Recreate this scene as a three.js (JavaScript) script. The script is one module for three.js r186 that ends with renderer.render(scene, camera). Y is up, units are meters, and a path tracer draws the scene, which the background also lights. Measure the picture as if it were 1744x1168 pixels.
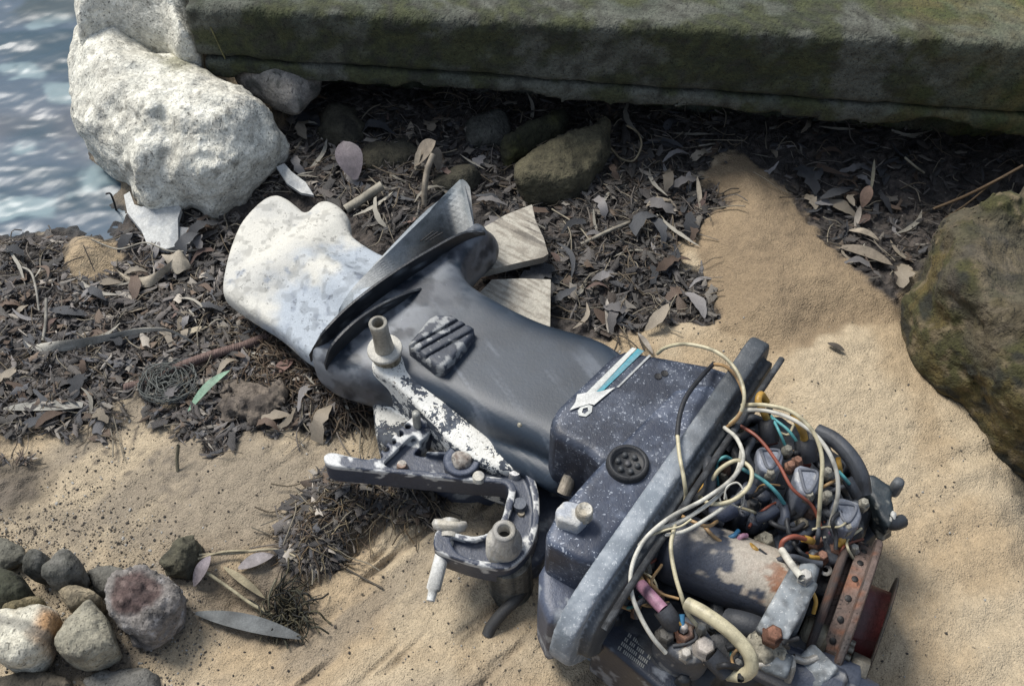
import * as THREE from 'three';
import { mergeGeometries } from 'three/addons/utils/BufferGeometryUtils.js';

// ---------------------------------------------------------------- camera, sky, sun, exposure
const scene = new THREE.Scene();
const camera = new THREE.PerspectiveCamera(36, 1024 / 685, 0.05, 400);
const CAM_H = 1.5, PITCH = 52 * Math.PI / 180, CAM_Z = CAM_H / Math.tan(PITCH);
camera.position.set(0, CAM_H, CAM_Z);
camera.lookAt(0, 0, 0);
const renderer = new THREE.WebGLRenderer({ antialias: true });
renderer.setSize(1024, 685);
renderer.toneMapping = THREE.LinearToneMapping;
renderer.toneMappingExposure = 1.74;
renderer.shadowMap.enabled = true;
const SUN = new THREE.Vector3(-0.40, 0.80, -0.34).normalize();
{ // hazy bright sky, paler towards the horizon and the sun side
  const w = 256, h = 128, d = new Float32Array(w * h * 4);
  for (let j = 0; j < h; j++) for (let i = 0; i < w; i++) {
    const th = (j + 0.5) / h * Math.PI - Math.PI / 2, ph = (i + 0.5) / w * 2 * Math.PI - Math.PI;
    const y = Math.sin(th), x = Math.cos(th) * Math.cos(ph), z = Math.cos(th) * Math.sin(ph);
    const e = Math.max(y, 0), k = Math.pow(1 - e, 3);
    const s = Math.max(0, x * SUN.x + y * SUN.y + z * SUN.z), g = 0.7 * Math.pow(s, 4);
    const o = (j * w + i) * 4;
    d[o] = 0.38 + 0.05 * k + g; d[o + 1] = 0.47 + 0.02 * k + g * 0.97; d[o + 2] = 0.64 - 0.06 * k + g * 0.9; d[o + 3] = 1;
    if (y < 0) { d[o] = 0.2; d[o + 1] = 0.19; d[o + 2] = 0.16; }
  }
  const t = new THREE.DataTexture(d, w, h, THREE.RGBAFormat, THREE.FloatType);
  t.mapping = THREE.EquirectangularReflectionMapping; t.magFilter = t.minFilter = THREE.LinearFilter; t.needsUpdate = true;
  scene.background = t; scene.environment = t; scene.backgroundIntensity = 0.5; scene.environmentIntensity = 0.5;
}
const sun = new THREE.DirectionalLight(new THREE.Color(1, 0.95, 0.88), 2.75);
sun.position.copy(SUN).multiplyScalar(8); sun.castShadow = true; sun.shadow.radius = 42;
sun.shadow.mapSize.set(2048, 2048);
Object.assign(sun.shadow.camera, { left: -2.2, right: 2.2, top: 2.2, bottom: -2.2, near: 1, far: 20 });
scene.add(sun, sun.target);

// ---------------------------------------------------------------- helpers: numbers and noise
let seed = 7;
const rnd = () => { seed = (seed + 0x6d2b79f5) | 0; let t = Math.imul(seed ^ (seed >>> 15), 1 | seed); t = (t + Math.imul(t ^ (t >>> 7), 61 | t)) ^ t; return ((t ^ (t >>> 14)) >>> 0) / 4294967296; };
const rr = (a, b) => a + (b - a) * rnd();
const pick = (a) => a[Math.floor(rnd() * a.length)];
const clamp = (x, a = 0, b = 1) => Math.min(b, Math.max(a, x));
const ss = (a, b, x) => { const t = clamp((x - a) / (b - a)); return t * t * (3 - 2 * t); };
const mix = (a, b, t) => a + (b - a) * t;
const mixc = (a, b, t) => [mix(a[0], b[0], t), mix(a[1], b[1], t), mix(a[2], b[2], t)];
function h3(x, y, z) { let h = Math.imul(x, 374761393) ^ Math.imul(y, 668265263) ^ Math.imul(z, 2147483647 - 1013904223); h = Math.imul(h ^ (h >>> 13), 1274126177); h ^= h >>> 16; return (h >>> 0) / 4294967296; }
function n3(x, y, z) { // value noise, 0..1
  const xi = Math.floor(x), yi = Math.floor(y), zi = Math.floor(z);
  let fx = x - xi, fy = y - yi, fz = z - zi; fx = fx * fx * (3 - 2 * fx); fy = fy * fy * (3 - 2 * fy); fz = fz * fz * (3 - 2 * fz);
  const L = (a, b, t) => a + (b - a) * t;
  return L(L(L(h3(xi, yi, zi), h3(xi + 1, yi, zi), fx), L(h3(xi, yi + 1, zi), h3(xi + 1, yi + 1, zi), fx), fy),
    L(L(h3(xi, yi, zi + 1), h3(xi + 1, yi, zi + 1), fx), L(h3(xi, yi + 1, zi + 1), h3(xi + 1, yi + 1, zi + 1), fx), fy), fz);
}
function fb(x, y, z, o = 4) { let s = 0, a = 0.5, t = 0; for (let i = 0; i < o; i++) { s += a * n3(x, y, z); t += a; a *= 0.5; x = x * 2.03 + 17.1; y = y * 2.03 + 5.3; z = z * 2.03 + 9.7; } return s / t; }

function worley(x, y, z) { const xi = Math.floor(x), yi = Math.floor(y), zi = Math.floor(z); let m = 9; for (let a = -1; a <= 1; a++) for (let b = -1; b <= 1; b++) for (let c = -1; c <= 1; c++) { const X = xi + a, Y = yi + b, Z = zi + c, dx = X + h3(X, Y, Z) - x, dy = Y + h3(X + 57, Y, Z) - y, dz = Z + h3(X, Y + 91, Z) - z; const d = dx * dx + dy * dy + dz * dz; if (d < m) m = d; } return Math.sqrt(m); }

// ---------------------------------------------------------------- helpers: photograph pixel -> place
const FOC = 584 / Math.tan(18 * Math.PI / 180), SP = Math.sin(PITCH), CP = Math.cos(PITCH);
function P(px, py, h = 0) { // the point at height h that pixel (px, py) looks at
  const a = (px - 872) / FOC, b = (584 - py) / FOC, dy = -SP + b * CP, dz = -CP - b * SP, t = (h - CAM_H) / dy;
  return new THREE.Vector3(a * t, h, CAM_Z + dz * t);
}
const PP = (list) => list.map((q) => P(...q));
const flat = (list, h) => list.map(([a, b]) => { const p = P(a, b, h); return [p.x, p.z]; });
function smooth(pts, n = 60) { return new THREE.CatmullRomCurve3(pts.map(([x, z]) => new THREE.Vector3(x, 0, z)), true, 'centripetal').getPoints(n).slice(0, -1).map((p) => [p.x, p.z]); }
function sd2of(pts) { // signed distance to a polygon in the ground plan, negative inside
  let lx = NaN, lz = NaN, ld = 0; const n = pts.length;
  return (x, z) => {
    if (x === lx && z === lz) return ld;
    let d = 1e9, inside = false;
    for (let i = 0, j = n - 1; i < n; j = i++) {
      const ax = pts[i][0], az = pts[i][1], bx = pts[j][0], bz = pts[j][1], ex = bx - ax, ez = bz - az, wx = x - ax, wz = z - az;
      const t = clamp((wx * ex + wz * ez) / (ex * ex + ez * ez)), qx = wx - ex * t, qz = wz - ez * t; d = Math.min(d, qx * qx + qz * qz);
      if ((az > z) !== (bz > z) && x < (bx - ax) * (z - az) / (bz - az) + ax) inside = !inside;
    }
    lx = x; lz = z; ld = inside ? -Math.sqrt(d) : Math.sqrt(d); return ld;
  };
}

// ---------------------------------------------------------------- helpers: distance fields and their meshes
const smin = (a, b, k) => { const h = Math.max(k - Math.abs(a - b), 0) / k; return Math.min(a, b) - h * h * k * 0.25; };
const smax = (a, b, k) => -smin(-a, -b, k);
function ext(sd, y0, y1, r = 0.004) { const c = (y0 + y1) / 2, hf = (y1 - y0) / 2; return (x, y, z) => { const a = sd(x, z) + r, b = Math.abs(y - c) - hf + r; return Math.min(Math.max(a, b), 0) + Math.hypot(Math.max(a, 0), Math.max(b, 0)) - r; }; }
function puff(sd, yc, T, R, p = 2) { const m = Math.min(R, T), f = typeof yc === 'function' ? yc : () => yc; return (x, y, z) => { const a = Math.max(sd(x, z) + R, 0) / R, b = Math.abs(y - f(x, z)) / T; return (Math.pow(Math.pow(a, p) + Math.pow(b, p), 1 / p) - 1) * m; }; }
function cap(a, b, ra, rb = ra) { const e = b.clone().sub(a), l2 = e.lengthSq(); return (x, y, z) => { const t = clamp(((x - a.x) * e.x + (y - a.y) * e.y + (z - a.z) * e.z) / l2); return Math.hypot(x - a.x - e.x * t, y - a.y - e.y * t, z - a.z - e.z * t) - mix(ra, rb, t); }; }
function meshSDF(f, [x0, y0, z0], [x1, y1, z1], c, color) { // surface nets
  const nx = Math.ceil((x1 - x0) / c) + 1, ny = Math.ceil((y1 - y0) / c) + 1, nz = Math.ceil((z1 - z0) / c) + 1;
  const v = new Float32Array(nx * ny * nz), id = (i, j, k) => (k * nx + i) * ny + j;
  for (let k = 0; k < nz; k++) for (let i = 0; i < nx; i++) for (let j = 0; j < ny; j++) v[id(i, j, k)] = f(x0 + i * c, y0 + j * c, z0 + k * c);
  const vi = new Int32Array(nx * ny * nz).fill(-1), pos = [], idx = [];
  for (let k = 0; k < nz - 1; k++) for (let i = 0; i < nx - 1; i++) for (let j = 0; j < ny - 1; j++) {
    let m = 0; const q = [];
    for (let b = 0; b < 8; b++) { const val = v[id(i + (b & 1), j + ((b >> 1) & 1), k + (b >> 2))]; q.push(val); if (val < 0) m |= 1 << b; }
    if (m === 0 || m === 255) continue;
    let sx = 0, sy = 0, sz = 0, n = 0;
    for (let a = 0; a < 8; a++) for (const bit of [1, 2, 4]) { if (a & bit) continue; const b = a | bit; if ((q[a] < 0) === (q[b] < 0)) continue; const t = q[a] / (q[a] - q[b]); sx += (a & 1) + (bit === 1 ? t : 0); sy += ((a >> 1) & 1) + (bit === 2 ? t : 0); sz += (a >> 2) + (bit === 4 ? t : 0); n++; }
    vi[id(i, j, k)] = pos.length / 3; pos.push(x0 + (i + sx / n) * c, y0 + (j + sy / n) * c, z0 + (k + sz / n) * c);
  }
  const quad = (a, b, d, e, fl) => { if (a < 0 || b < 0 || d < 0 || e < 0) return; if (fl) idx.push(a, d, b, a, e, d); else idx.push(a, b, d, a, d, e); };
  for (let k = 1; k < nz - 1; k++) for (let i = 1; i < nx - 1; i++) for (let j = 1; j < ny - 1; j++) {
    const a = v[id(i, j, k)] < 0;
    if (a !== (v[id(i + 1, j, k)] < 0)) quad(vi[id(i, j, k)], vi[id(i, j - 1, k)], vi[id(i, j - 1, k - 1)], vi[id(i, j, k - 1)], !a);
    if (a !== (v[id(i, j + 1, k)] < 0)) quad(vi[id(i, j, k)], vi[id(i, j, k - 1)], vi[id(i - 1, j, k - 1)], vi[id(i - 1, j, k)], !a);
    if (a !== (v[id(i, j, k + 1)] < 0)) quad(vi[id(i, j, k)], vi[id(i - 1, j, k)], vi[id(i - 1, j - 1, k)], vi[id(i, j - 1, k)], !a);
  }
  const g = new THREE.BufferGeometry();
  g.setAttribute('position', new THREE.Float32BufferAttribute(pos, 3)); g.setIndex(idx); g.computeVertexNormals();
  return paint(seams(g), color);
}
function seams(g) { // give every triangle one projection for its uv: vertices on a change of projection are doubled
  const p = g.attributes.position.array, n = g.attributes.normal.array, ix = g.index.array, np = [], nn = [], ax = [], out = new Array(ix.length), key = new Map();
  for (let t = 0; t < ix.length; t += 3) { let s = [0, 0, 0]; for (let k = 0; k < 3; k++) for (let c = 0; c < 3; c++) s[c] += Math.abs(n[ix[t + k] * 3 + c]); const a = s[1] > 0.55 * Math.max(s[0], s[2]) * 1.3 ? 1 : s[0] > s[2] ? 0 : 2;
    for (let k = 0; k < 3; k++) { const v = ix[t + k], id = v * 3 + a; let q = key.get(id); if (q === undefined) { q = ax.length; key.set(id, q); ax.push(a); np.push(p[v * 3], p[v * 3 + 1], p[v * 3 + 2]); nn.push(n[v * 3], n[v * 3 + 1], n[v * 3 + 2]); } out[t + k] = q; } }
  const o = new THREE.BufferGeometry(); o.setAttribute('position', new THREE.Float32BufferAttribute(np, 3)); o.setAttribute('normal', new THREE.Float32BufferAttribute(nn, 3)); o.setIndex(out); o.userData.axes = ax; return o;
}
function paint(g, color) { // uv in metres from the plan or the sides, colour of the material by place
  const p = g.attributes.position, n = g.attributes.normal, uv = new Float32Array(p.count * 2), col = new Float32Array(p.count * 3);
  for (let i = 0; i < p.count; i++) {
    const x = p.getX(i), y = p.getY(i), z = p.getZ(i), ax = Math.abs(n.getX(i)), ay = Math.abs(n.getY(i)), az = Math.abs(n.getZ(i));
    const A = g.userData.axes ? g.userData.axes[i] : ay > 0.5 ? 1 : ax > az ? 0 : 2;
    if (A === 1) { uv[2 * i] = x; uv[2 * i + 1] = z; } else if (A === 0) { uv[2 * i] = z; uv[2 * i + 1] = y; } else { uv[2 * i] = x; uv[2 * i + 1] = y; }
    const c = typeof color === 'function' ? color(x, y, z, n.getX(i), n.getY(i), n.getZ(i)) : color || [1, 1, 1];
    col[3 * i] = c[0]; col[3 * i + 1] = c[1]; col[3 * i + 2] = c[2];
  }
  delete g.userData.axes; g.setAttribute('uv', new THREE.BufferAttribute(uv, 2)); g.setAttribute('color', new THREE.BufferAttribute(col, 3));
  return g;
}

// ---------------------------------------------------------------- materials
function grainTexture(n, scale, contrast, fn) { // tiling grain of light and dark specks
  const d = new Uint8Array(n * n * 4), per = (x, y, f, s) => { // periodic value noise
    const X = x * f, Y = y * f, xi = Math.floor(X), yi = Math.floor(Y); let a = X - xi, b = Y - yi; a = a * a * (3 - 2 * a); b = b * b * (3 - 2 * b);
    const q = (i, j) => h3(((i % f) + f) % f, ((j % f) + f) % f, s); return mix(mix(q(xi, yi), q(xi + 1, yi), a), mix(q(xi, yi + 1), q(xi + 1, yi + 1), a), b);
  };
  for (let j = 0; j < n; j++) for (let i = 0; i < n; i++) { const c = fn(i / n, j / n, per), o = (j * n + i) * 4; for (let k = 0; k < 3; k++) d[o + k] = clamp(c[k] ?? c[0]) * 255; d[o + 3] = 255; }
  const t = new THREE.DataTexture(d, n, n); t.wrapS = t.wrapT = THREE.RepeatWrapping; t.magFilter = THREE.LinearFilter; t.minFilter = THREE.LinearMipmapLinearFilter; t.generateMipmaps = true;
  t.repeat.set(1 / scale, 1 / scale); t.needsUpdate = true; return t;
}
const fineMap = grainTexture(512, 0.25, 1, (x, y, q) => { const v = 0.86 + 0.14 * (0.5 * q(x, y, 220, 1) + 0.3 * q(x, y, 60, 2) + 0.2 * q(x, y, 14, 3)) * 2 - 0.14; return [v, v, v]; });
fineMap.colorSpace = THREE.SRGBColorSpace;
const fineBump = grainTexture(512, 0.25, 1, (x, y, q) => { const v = 0.4 * q(x, y, 200, 4) + 0.35 * q(x, y, 70, 5) + 0.25 * q(x, y, 20, 6); return [v, v, v]; });
const stoneMap = grainTexture(1024, 0.4, 1, (x, y, q) => { let v = 0.62 + 0.5 * (0.35 * q(x, y, 300, 1) + 0.35 * q(x, y, 90, 2) + 0.3 * q(x, y, 25, 3)); if (q(x, y, 160, 9) > 0.86) v -= 0.3; return [v, v, v * 0.985]; });
stoneMap.colorSpace = THREE.SRGBColorSpace;
const stoneBump = grainTexture(512, 0.4, 1, (x, y, q) => { const v = 0.3 * q(x, y, 220, 4) + 0.4 * q(x, y, 80, 5) + 0.3 * q(x, y, 24, 6); return [v, v, v]; });
const sandMap = grainTexture(1024, 0.45, 1, (x, y, q) => {
  let v = 0.81 + 0.26 * (0.55 * q(x, y, 430, 1) + 0.25 * q(x, y, 150, 2) + 0.2 * q(x, y, 40, 3)) - 0.05, b = v * 0.99;
  const s = q(x, y, 340, 11); if (s > 0.9) { v = mix(v, 0.45, 0.7); b = v; } else if (s < 0.06) { v = mix(v, 1, 0.7); b = v; }
  return [v, v * 0.995, b];
});
sandMap.colorSpace = THREE.SRGBColorSpace;
const sandBump = grainTexture(1024, 0.45, 1, (x, y, q) => { const v = 0.45 * q(x, y, 420, 4) + 0.35 * q(x, y, 180, 5) + 0.2 * q(x, y, 60, 6); return [v, v, v]; });
const speckMap = (base, lite, speck, n1, n2) => { const t = grainTexture(1024, 0.36, 1, (x, y, q) => { const g = 0.5 * q(x, y, 9, 31) + 0.3 * q(x, y, 27, 32) + 0.2 * q(x, y, 70, 33), f = 0.6 * q(x, y, 160, 34) + 0.4 * q(x, y, 330, 35); let c = mixc(base, lite, ss(0.35, 0.75, g)); c = mixc(c, speck, ss(n1, n1 + 0.05, f + 0.28 * (g - 0.5))); c = mixc(c, speck.map((v) => v * 0.85), ss(n2, n2 + 0.04, q(x, y, 120, 36) * 0.6 + q(x, y, 60, 37) * 0.4 + 0.2 * (g - 0.5))); return c; }); t.colorSpace = THREE.SRGBColorSpace; return t; }; // values here are sRGB
const navySpeck = speckMap([0.115, 0.14, 0.19], [0.225, 0.25, 0.30], [0.50, 0.52, 0.55], 0.78, 0.815);
const greySpeck = speckMap([0.50, 0.53, 0.56], [0.64, 0.66, 0.68], [0.76, 0.77, 0.78], 0.75, 0.82);
const flakeMap = grainTexture(1024, 0.36, 1, (x, y, q) => { const g = 0.5 * q(x, y, 7, 41) + 0.3 * q(x, y, 20, 42) + 0.2 * q(x, y, 55, 43), f = 0.5 * q(x, y, 60, 44) + 0.3 * q(x, y, 140, 45) + 0.2 * q(x, y, 280, 46); let v = 0.90 + 0.10 * q(x, y, 300, 47); v = mix(v, 0.60, 0.6 * ss(0.70, 0.76, f + 0.4 * (g - 0.55))); v = mix(v, 0.72, 0.5 * ss(0.56, 0.7, q(x, y, 34, 48) * 0.6 + g * 0.4)); return [v, v * 1.005, v * 1.02]; }); flakeMap.colorSpace = THREE.SRGBColorSpace;
const mottleMap = grainTexture(1024, 0.30, 1, (x, y, q) => { const g = 0.5 * q(x, y, 6, 51) + 0.3 * q(x, y, 14, 52) + 0.2 * q(x, y, 33, 53), f = 0.4 * q(x, y, 40, 54) + 0.3 * q(x, y, 95, 55) + 0.3 * q(x, y, 210, 56), k = 0.55 * g + 0.45 * f; let c = mixc([0.20, 0.225, 0.265], [0.33, 0.355, 0.39], q(x, y, 60, 57)); c = mixc(c, [0.50, 0.50, 0.48], ss(0.465, 0.48, k)); c = mixc(c, mixc([0.80, 0.80, 0.775], [0.87, 0.865, 0.84], q(x, y, 120, 58)), ss(0.48, 0.495, k)); if (q(x, y, 130, 59) > 0.9) c = mixc(c, [0.36, 0.33, 0.28], 0.7); return c; }); mottleMap.colorSpace = THREE.SRGBColorSpace;
const scuffMap = (() => { const n = 1024, cv = document.createElement('canvas'); cv.width = cv.height = n; const g = cv.getContext('2d'); g.fillStyle = 'rgb(150,150,152)'; g.fillRect(0, 0, n, n);
  for (let i = 0; i < 900; i++) { const x = rnd() * n, y = rnd() * n, r = rr(4, 46), v = pick([128, 138, 165, 176, 118]); g.fillStyle = `rgba(${v},${v},${v + 3},${rr(0.04, 0.13)})`; g.beginPath(); for (let k = 0; k < 9; k++) { const a = k / 9 * 6.28, q = r * rr(0.5, 1.2); g.lineTo(x + Math.cos(a) * q, y + Math.sin(a) * q * 0.7); } g.fill(); }
  for (let i = 0; i < 260; i++) { const x = rnd() * n, y = rnd() * n, a = rr(-0.5, 1.2) + (rnd() < 0.3 ? 1.6 : 0), L = rr(8, 90) * (rnd() < 0.15 ? 2 : 1), v = pick([215, 235, 200, 105, 95]); g.strokeStyle = `rgba(${v},${v},${v + 4},${rr(0.15, 0.6)})`; g.lineWidth = rr(0.5, 1.6); g.beginPath(); g.moveTo(x, y); g.quadraticCurveTo(x + Math.cos(a) * L * 0.5 + rr(-6, 6), y + Math.sin(a) * L * 0.5 + rr(-6, 6), x + Math.cos(a) * L, y + Math.sin(a) * L); g.stroke(); }
  for (let i = 0; i < 700; i++) { g.fillStyle = `rgba(230,232,236,${rr(0.2, 0.8)})`; const s = rr(0.6, 2.4); g.fillRect(rnd() * n, rnd() * n, s, s * rr(0.5, 1.5)); }
  const t = new THREE.CanvasTexture(cv); t.wrapS = t.wrapT = THREE.RepeatWrapping; t.repeat.set(1 / 0.42, 1 / 0.42); t.colorSpace = THREE.SRGBColorSpace; t.magFilter = THREE.LinearFilter; return t; })();
const vmat = (rough, metal = 0, map = fineMap, bump = fineBump, bs = 0.0006, extra = {}) => new THREE.MeshPhysicalMaterial({ vertexColors: true, roughness: rough, metalness: metal, map, bumpMap: bump, bumpScale: bs, ...extra });
const M = {
  paint: vmat(0.5, 0, fineMap, fineBump, 0.0005),
  pan: vmat(0.5, 0, navySpeck, fineBump, 0.0004),
  oxide: vmat(0.65, 0, greySpeck, fineBump, 0.0006),
  mottle: vmat(0.8, 0, mottleMap, fineBump, 0.0009),
  scuff: vmat(0.48, 0, scuffMap, fineBump, 0.00015),
  litter: vmat(0.5, 0, fineMap, fineBump, 0.0005, { side: THREE.DoubleSide }),
  flake: vmat(0.75, 0, flakeMap, fineBump, 0.0005),
  gloss: vmat(0.36, 0, fineMap, fineBump, 0.0003),
  chalky: vmat(0.8, 0, fineMap, fineBump, 0.0009),
  metal: vmat(0.55, 0.35, fineMap, fineBump, 0.0008),
  rust: vmat(0.85, 0.1, stoneMap, stoneBump, 0.0012),
  stone: vmat(0.92, 0, stoneMap, stoneBump, 0.003),
  moss: vmat(0.95, 0, stoneMap, stoneBump, 0.004),
  wire: vmat(0.5, 0, fineMap, null, 0),
  rubber: vmat(0.6, 0, fineMap, fineBump, 0.0005),
  sand: vmat(0.95, 0, sandMap, sandBump, 0.0028),
  leaf: vmat(0.6, 0, fineMap, fineBump, 0.0005, { side: THREE.DoubleSide }),
  dry: vmat(0.85, 0, fineMap, fineBump, 0.0006, { side: THREE.DoubleSide }),
};
const plain = (r, g, b, rough = 0.6, metal = 0) => new THREE.MeshStandardMaterial({ color: new THREE.Color().setRGB(r, g, b), roughness: rough, metalness: metal, side: THREE.DoubleSide, bumpMap: fineBump, bumpScale: 0.0004 });

// ---------------------------------------------------------------- helpers: objects
const used = {};
function numbered(n) { const k = (used[n] = (used[n] ?? -1) + 1); return k ? n + '_' + String(k).padStart(3, '0') : n; }
function shade(o) { o.castShadow = o.receiveShadow = true; return o; }
function top(o, name, label, category, group, kind) { o.name = numbered(name); o.userData = kind ? { kind } : {}; if (label) o.userData.label = label; if (category) o.userData.category = category; if (group) o.userData.group = group; scene.add(o); return o; }
function part(name, geo, mat, parent, label) { const m = shade(new THREE.Mesh(geo, mat)); m.name = name; if (label) m.userData.label = label; parent.add(m); return m; }
function thing(geo, mat, name, label, category, group, kind) { return top(shade(new THREE.Mesh(geo, mat)), name, label, category, group, kind); }
function box(pts, pad) { let a = [1e9, 1e9, 1e9], b = [-1e9, -1e9, -1e9]; for (const p of pts) { const q = [p.x, p.y, p.z]; for (let i = 0; i < 3; i++) { a[i] = Math.min(a[i], q[i] - pad); b[i] = Math.max(b[i], q[i] + pad); } } return [a, b]; }
function planBox(pts, y0, y1, pad = 0.012) { return box([...pts.map(([x, z]) => new THREE.Vector3(x, y0, z)), new THREE.Vector3(pts[0][0], y1, pts[0][1])], pad); }
function tube(list, r, color, seg = 0, rad = 7) { const pts = list.map((p) => (p.isVector3 ? p : P(...p))); const c = new THREE.CatmullRomCurve3(pts, false, 'centripetal'); return paint(new THREE.TubeGeometry(c, seg || Math.max(8, pts.length * 7), r, rad), color); }
function cylBetween(a, b, ra, rb, color, n = 24, open = false) { const d = b.clone().sub(a), g = new THREE.CylinderGeometry(rb, ra, d.length(), n, 1, open); g.applyQuaternion(new THREE.Quaternion().setFromUnitVectors(new THREE.Vector3(0, 1, 0), d.clone().normalize())); g.translate((a.x + b.x) / 2, (a.y + b.y) / 2, (a.z + b.z) / 2); return paint(g, color); }
function latheOn(profile, at, axis, color, n = 32) { const g = new THREE.LatheGeometry(profile.map(([r, y]) => new THREE.Vector2(r, y)), n); g.applyQuaternion(new THREE.Quaternion().setFromUnitVectors(new THREE.Vector3(0, 1, 0), axis.clone().normalize())); g.translate(at.x, at.y, at.z); g.computeVertexNormals(); return paint(g, color); }
const UP = new THREE.Vector3(0, 1, 0);

// ---------------------------------------------------------------- the ground: sand, mud and what shapes it
const region = (list, n = 90) => sd2of(smooth(flat(list, 0), n));
const waterPts = [[-60, -60], [-4, -60], ...flat([[165, -60], [140, 60], [120, 160], [150, 255], [190, 300], [210, 345], [185, 388], [90, 380], [0, 392]], 0), [-1.6, -0.2], [-60, 0.6]];
const sdWater = sd2of(waterPts);
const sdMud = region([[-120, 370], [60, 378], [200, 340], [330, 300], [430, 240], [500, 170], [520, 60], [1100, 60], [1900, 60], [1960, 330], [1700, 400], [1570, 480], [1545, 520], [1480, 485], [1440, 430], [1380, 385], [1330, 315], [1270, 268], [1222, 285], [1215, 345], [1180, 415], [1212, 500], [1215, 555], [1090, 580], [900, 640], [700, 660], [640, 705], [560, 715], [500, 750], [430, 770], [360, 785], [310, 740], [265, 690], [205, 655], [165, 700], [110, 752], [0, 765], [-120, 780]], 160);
const sdMound = region([[98, 430], [120, 398], [165, 394], [195, 415], [190, 450], [140, 470], [105, 460]]);
const sdBrown = region([[1222, 270], [1300, 275], [1380, 370], [1450, 430], [1545, 500], [1550, 548], [1440, 556], [1345, 605], [1310, 600], [1230, 565], [1215, 500], [1178, 418], [1200, 340]]);
const sdClump = region([[565, 800], [730, 825], [745, 870], [700, 900], [600, 900], [545, 965], [480, 945], [500, 870]]);
const sdStreak = region([[-60, 770], [60, 762], [105, 785], [60, 840], [-60, 890]]);
const sdHole = region([[340, 985], [420, 980], [500, 1000], [530, 1045], [520, 1085], [440, 1075], [345, 1040]]);
const sdGrit = region([[-60, 800], [120, 780], [260, 830], [330, 900], [350, 960], [330, 1080], [260, 1180], [-60, 1200]]);
const sdTerrace = region([[1320, 615], [1440, 556], [1545, 550], [1600, 640], [1690, 720], [1744, 900], [1790, 1250], [1400, 1250], [1380, 800]]);
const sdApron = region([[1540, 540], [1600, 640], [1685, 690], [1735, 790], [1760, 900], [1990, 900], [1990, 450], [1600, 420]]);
function mudAt(x, z) { const n = fb(x * 9, 3.1, z * 9, 3) - 0.5, n2 = fb(x * 45, 1.1, z * 45, 2) - 0.5; const w = n * 0.16 + n2 * 0.05;
  let m = ss(0.012, -0.016, sdMud(x, z) + w); m *= 1 - ss(0.012, -0.01, sdMound(x, z) + w * 0.4); m = Math.max(m, 0.9 * ss(0.02, -0.02, sdClump(x, z) + w * 0.6), 0.75 * ss(0.03, -0.03, sdStreak(x, z) + w * 0.8), 0.55 * ss(0.02, -0.02, sdHole(x, z) + w * 0.5)); return m; }
function G(x, z) {
  let y = 0.022 * (fb(x * 2.4, 0, z * 2.4, 3) - 0.5) + 0.012 * (fb(x * 11, 4, z * 11, 3) - 0.5);
  if (Math.abs(x) < 2.2 && Math.abs(z) < 2) {
    const m = mudAt(x, z);
    y += m * (0.030 * (fb(x * 26, 7, z * 26, 4) - 0.5) + 0.014 * (n3(x * 130, 2, z * 130) - 0.5) - 0.004);
    // little run-off channels in the open sand, running towards the lower left
    const a = x * 0.72 - z * 0.70, b = x * 0.70 + z * 0.72, low = ss(0.12, 0.3, z) * ss(-0.45, -0.3, x) * (1 - m) * ss(0.3, 0.1, x);
    const c = fb(a * 5 + 3, 2, b * 34, 3); y -= low * 0.016 * ss(0.52, 0.68, c); y += low * 0.006 * (c - 0.5);
    y += (1 - m) * (0.0075 * (fb(x * 60, 3, z * 60, 3) - 0.5) + 0.02 * (fb(x * 5 + 8, 6, z * 5, 2) - 0.5));
    y += 0.022 * ss(0.02, -0.05, sdTerrace(x, z)); y += 0.035 * ss(0.02, -0.12, sdBrown(x, z)) ; y += 0.03 * ss(0.01, -0.05, sdMound(x, z));
    y -= 0.03 * ss(0.01, -0.04, sdHole(x, z)); y += 0.035 * ss(0.03, -0.06, sdClump(x, z));
    y -= 0.02 * ss(0.02, -0.05, sdApron(x, z)) ;
    const rip = ss(0.75, 0.85, x + z * 0.4) ; y += rip * 0.003 * Math.sin((x * 0.35 + z) * 90 + 6 * fb(x * 6, 0, z * 6, 2)) * ss(0.05, -0.05, sdTerrace(x, z));
  }
  y -= 0.1 * ss(0.10, -0.22, sdWater(x, z));
  if (z < -0.75) y -= 0.04 * ss(-0.75, -1, z) * ss(-0.7, -0.5, x);
  return y;
}
function PG(px, py, up = 0) { let h = 0, p; for (let i = 0; i < 6; i++) { p = P(px, py, h); h = G(p.x, p.z) + up; } p.y = h; return p; }
const SAND = [0.49, 0.405, 0.28], SAND2 = [0.43, 0.335, 0.215], BROWN = [0.245, 0.178, 0.108], MUD = [0.042, 0.038, 0.036], MUD2 = [0.10, 0.085, 0.075], GREY = [0.24, 0.205, 0.155];
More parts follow.
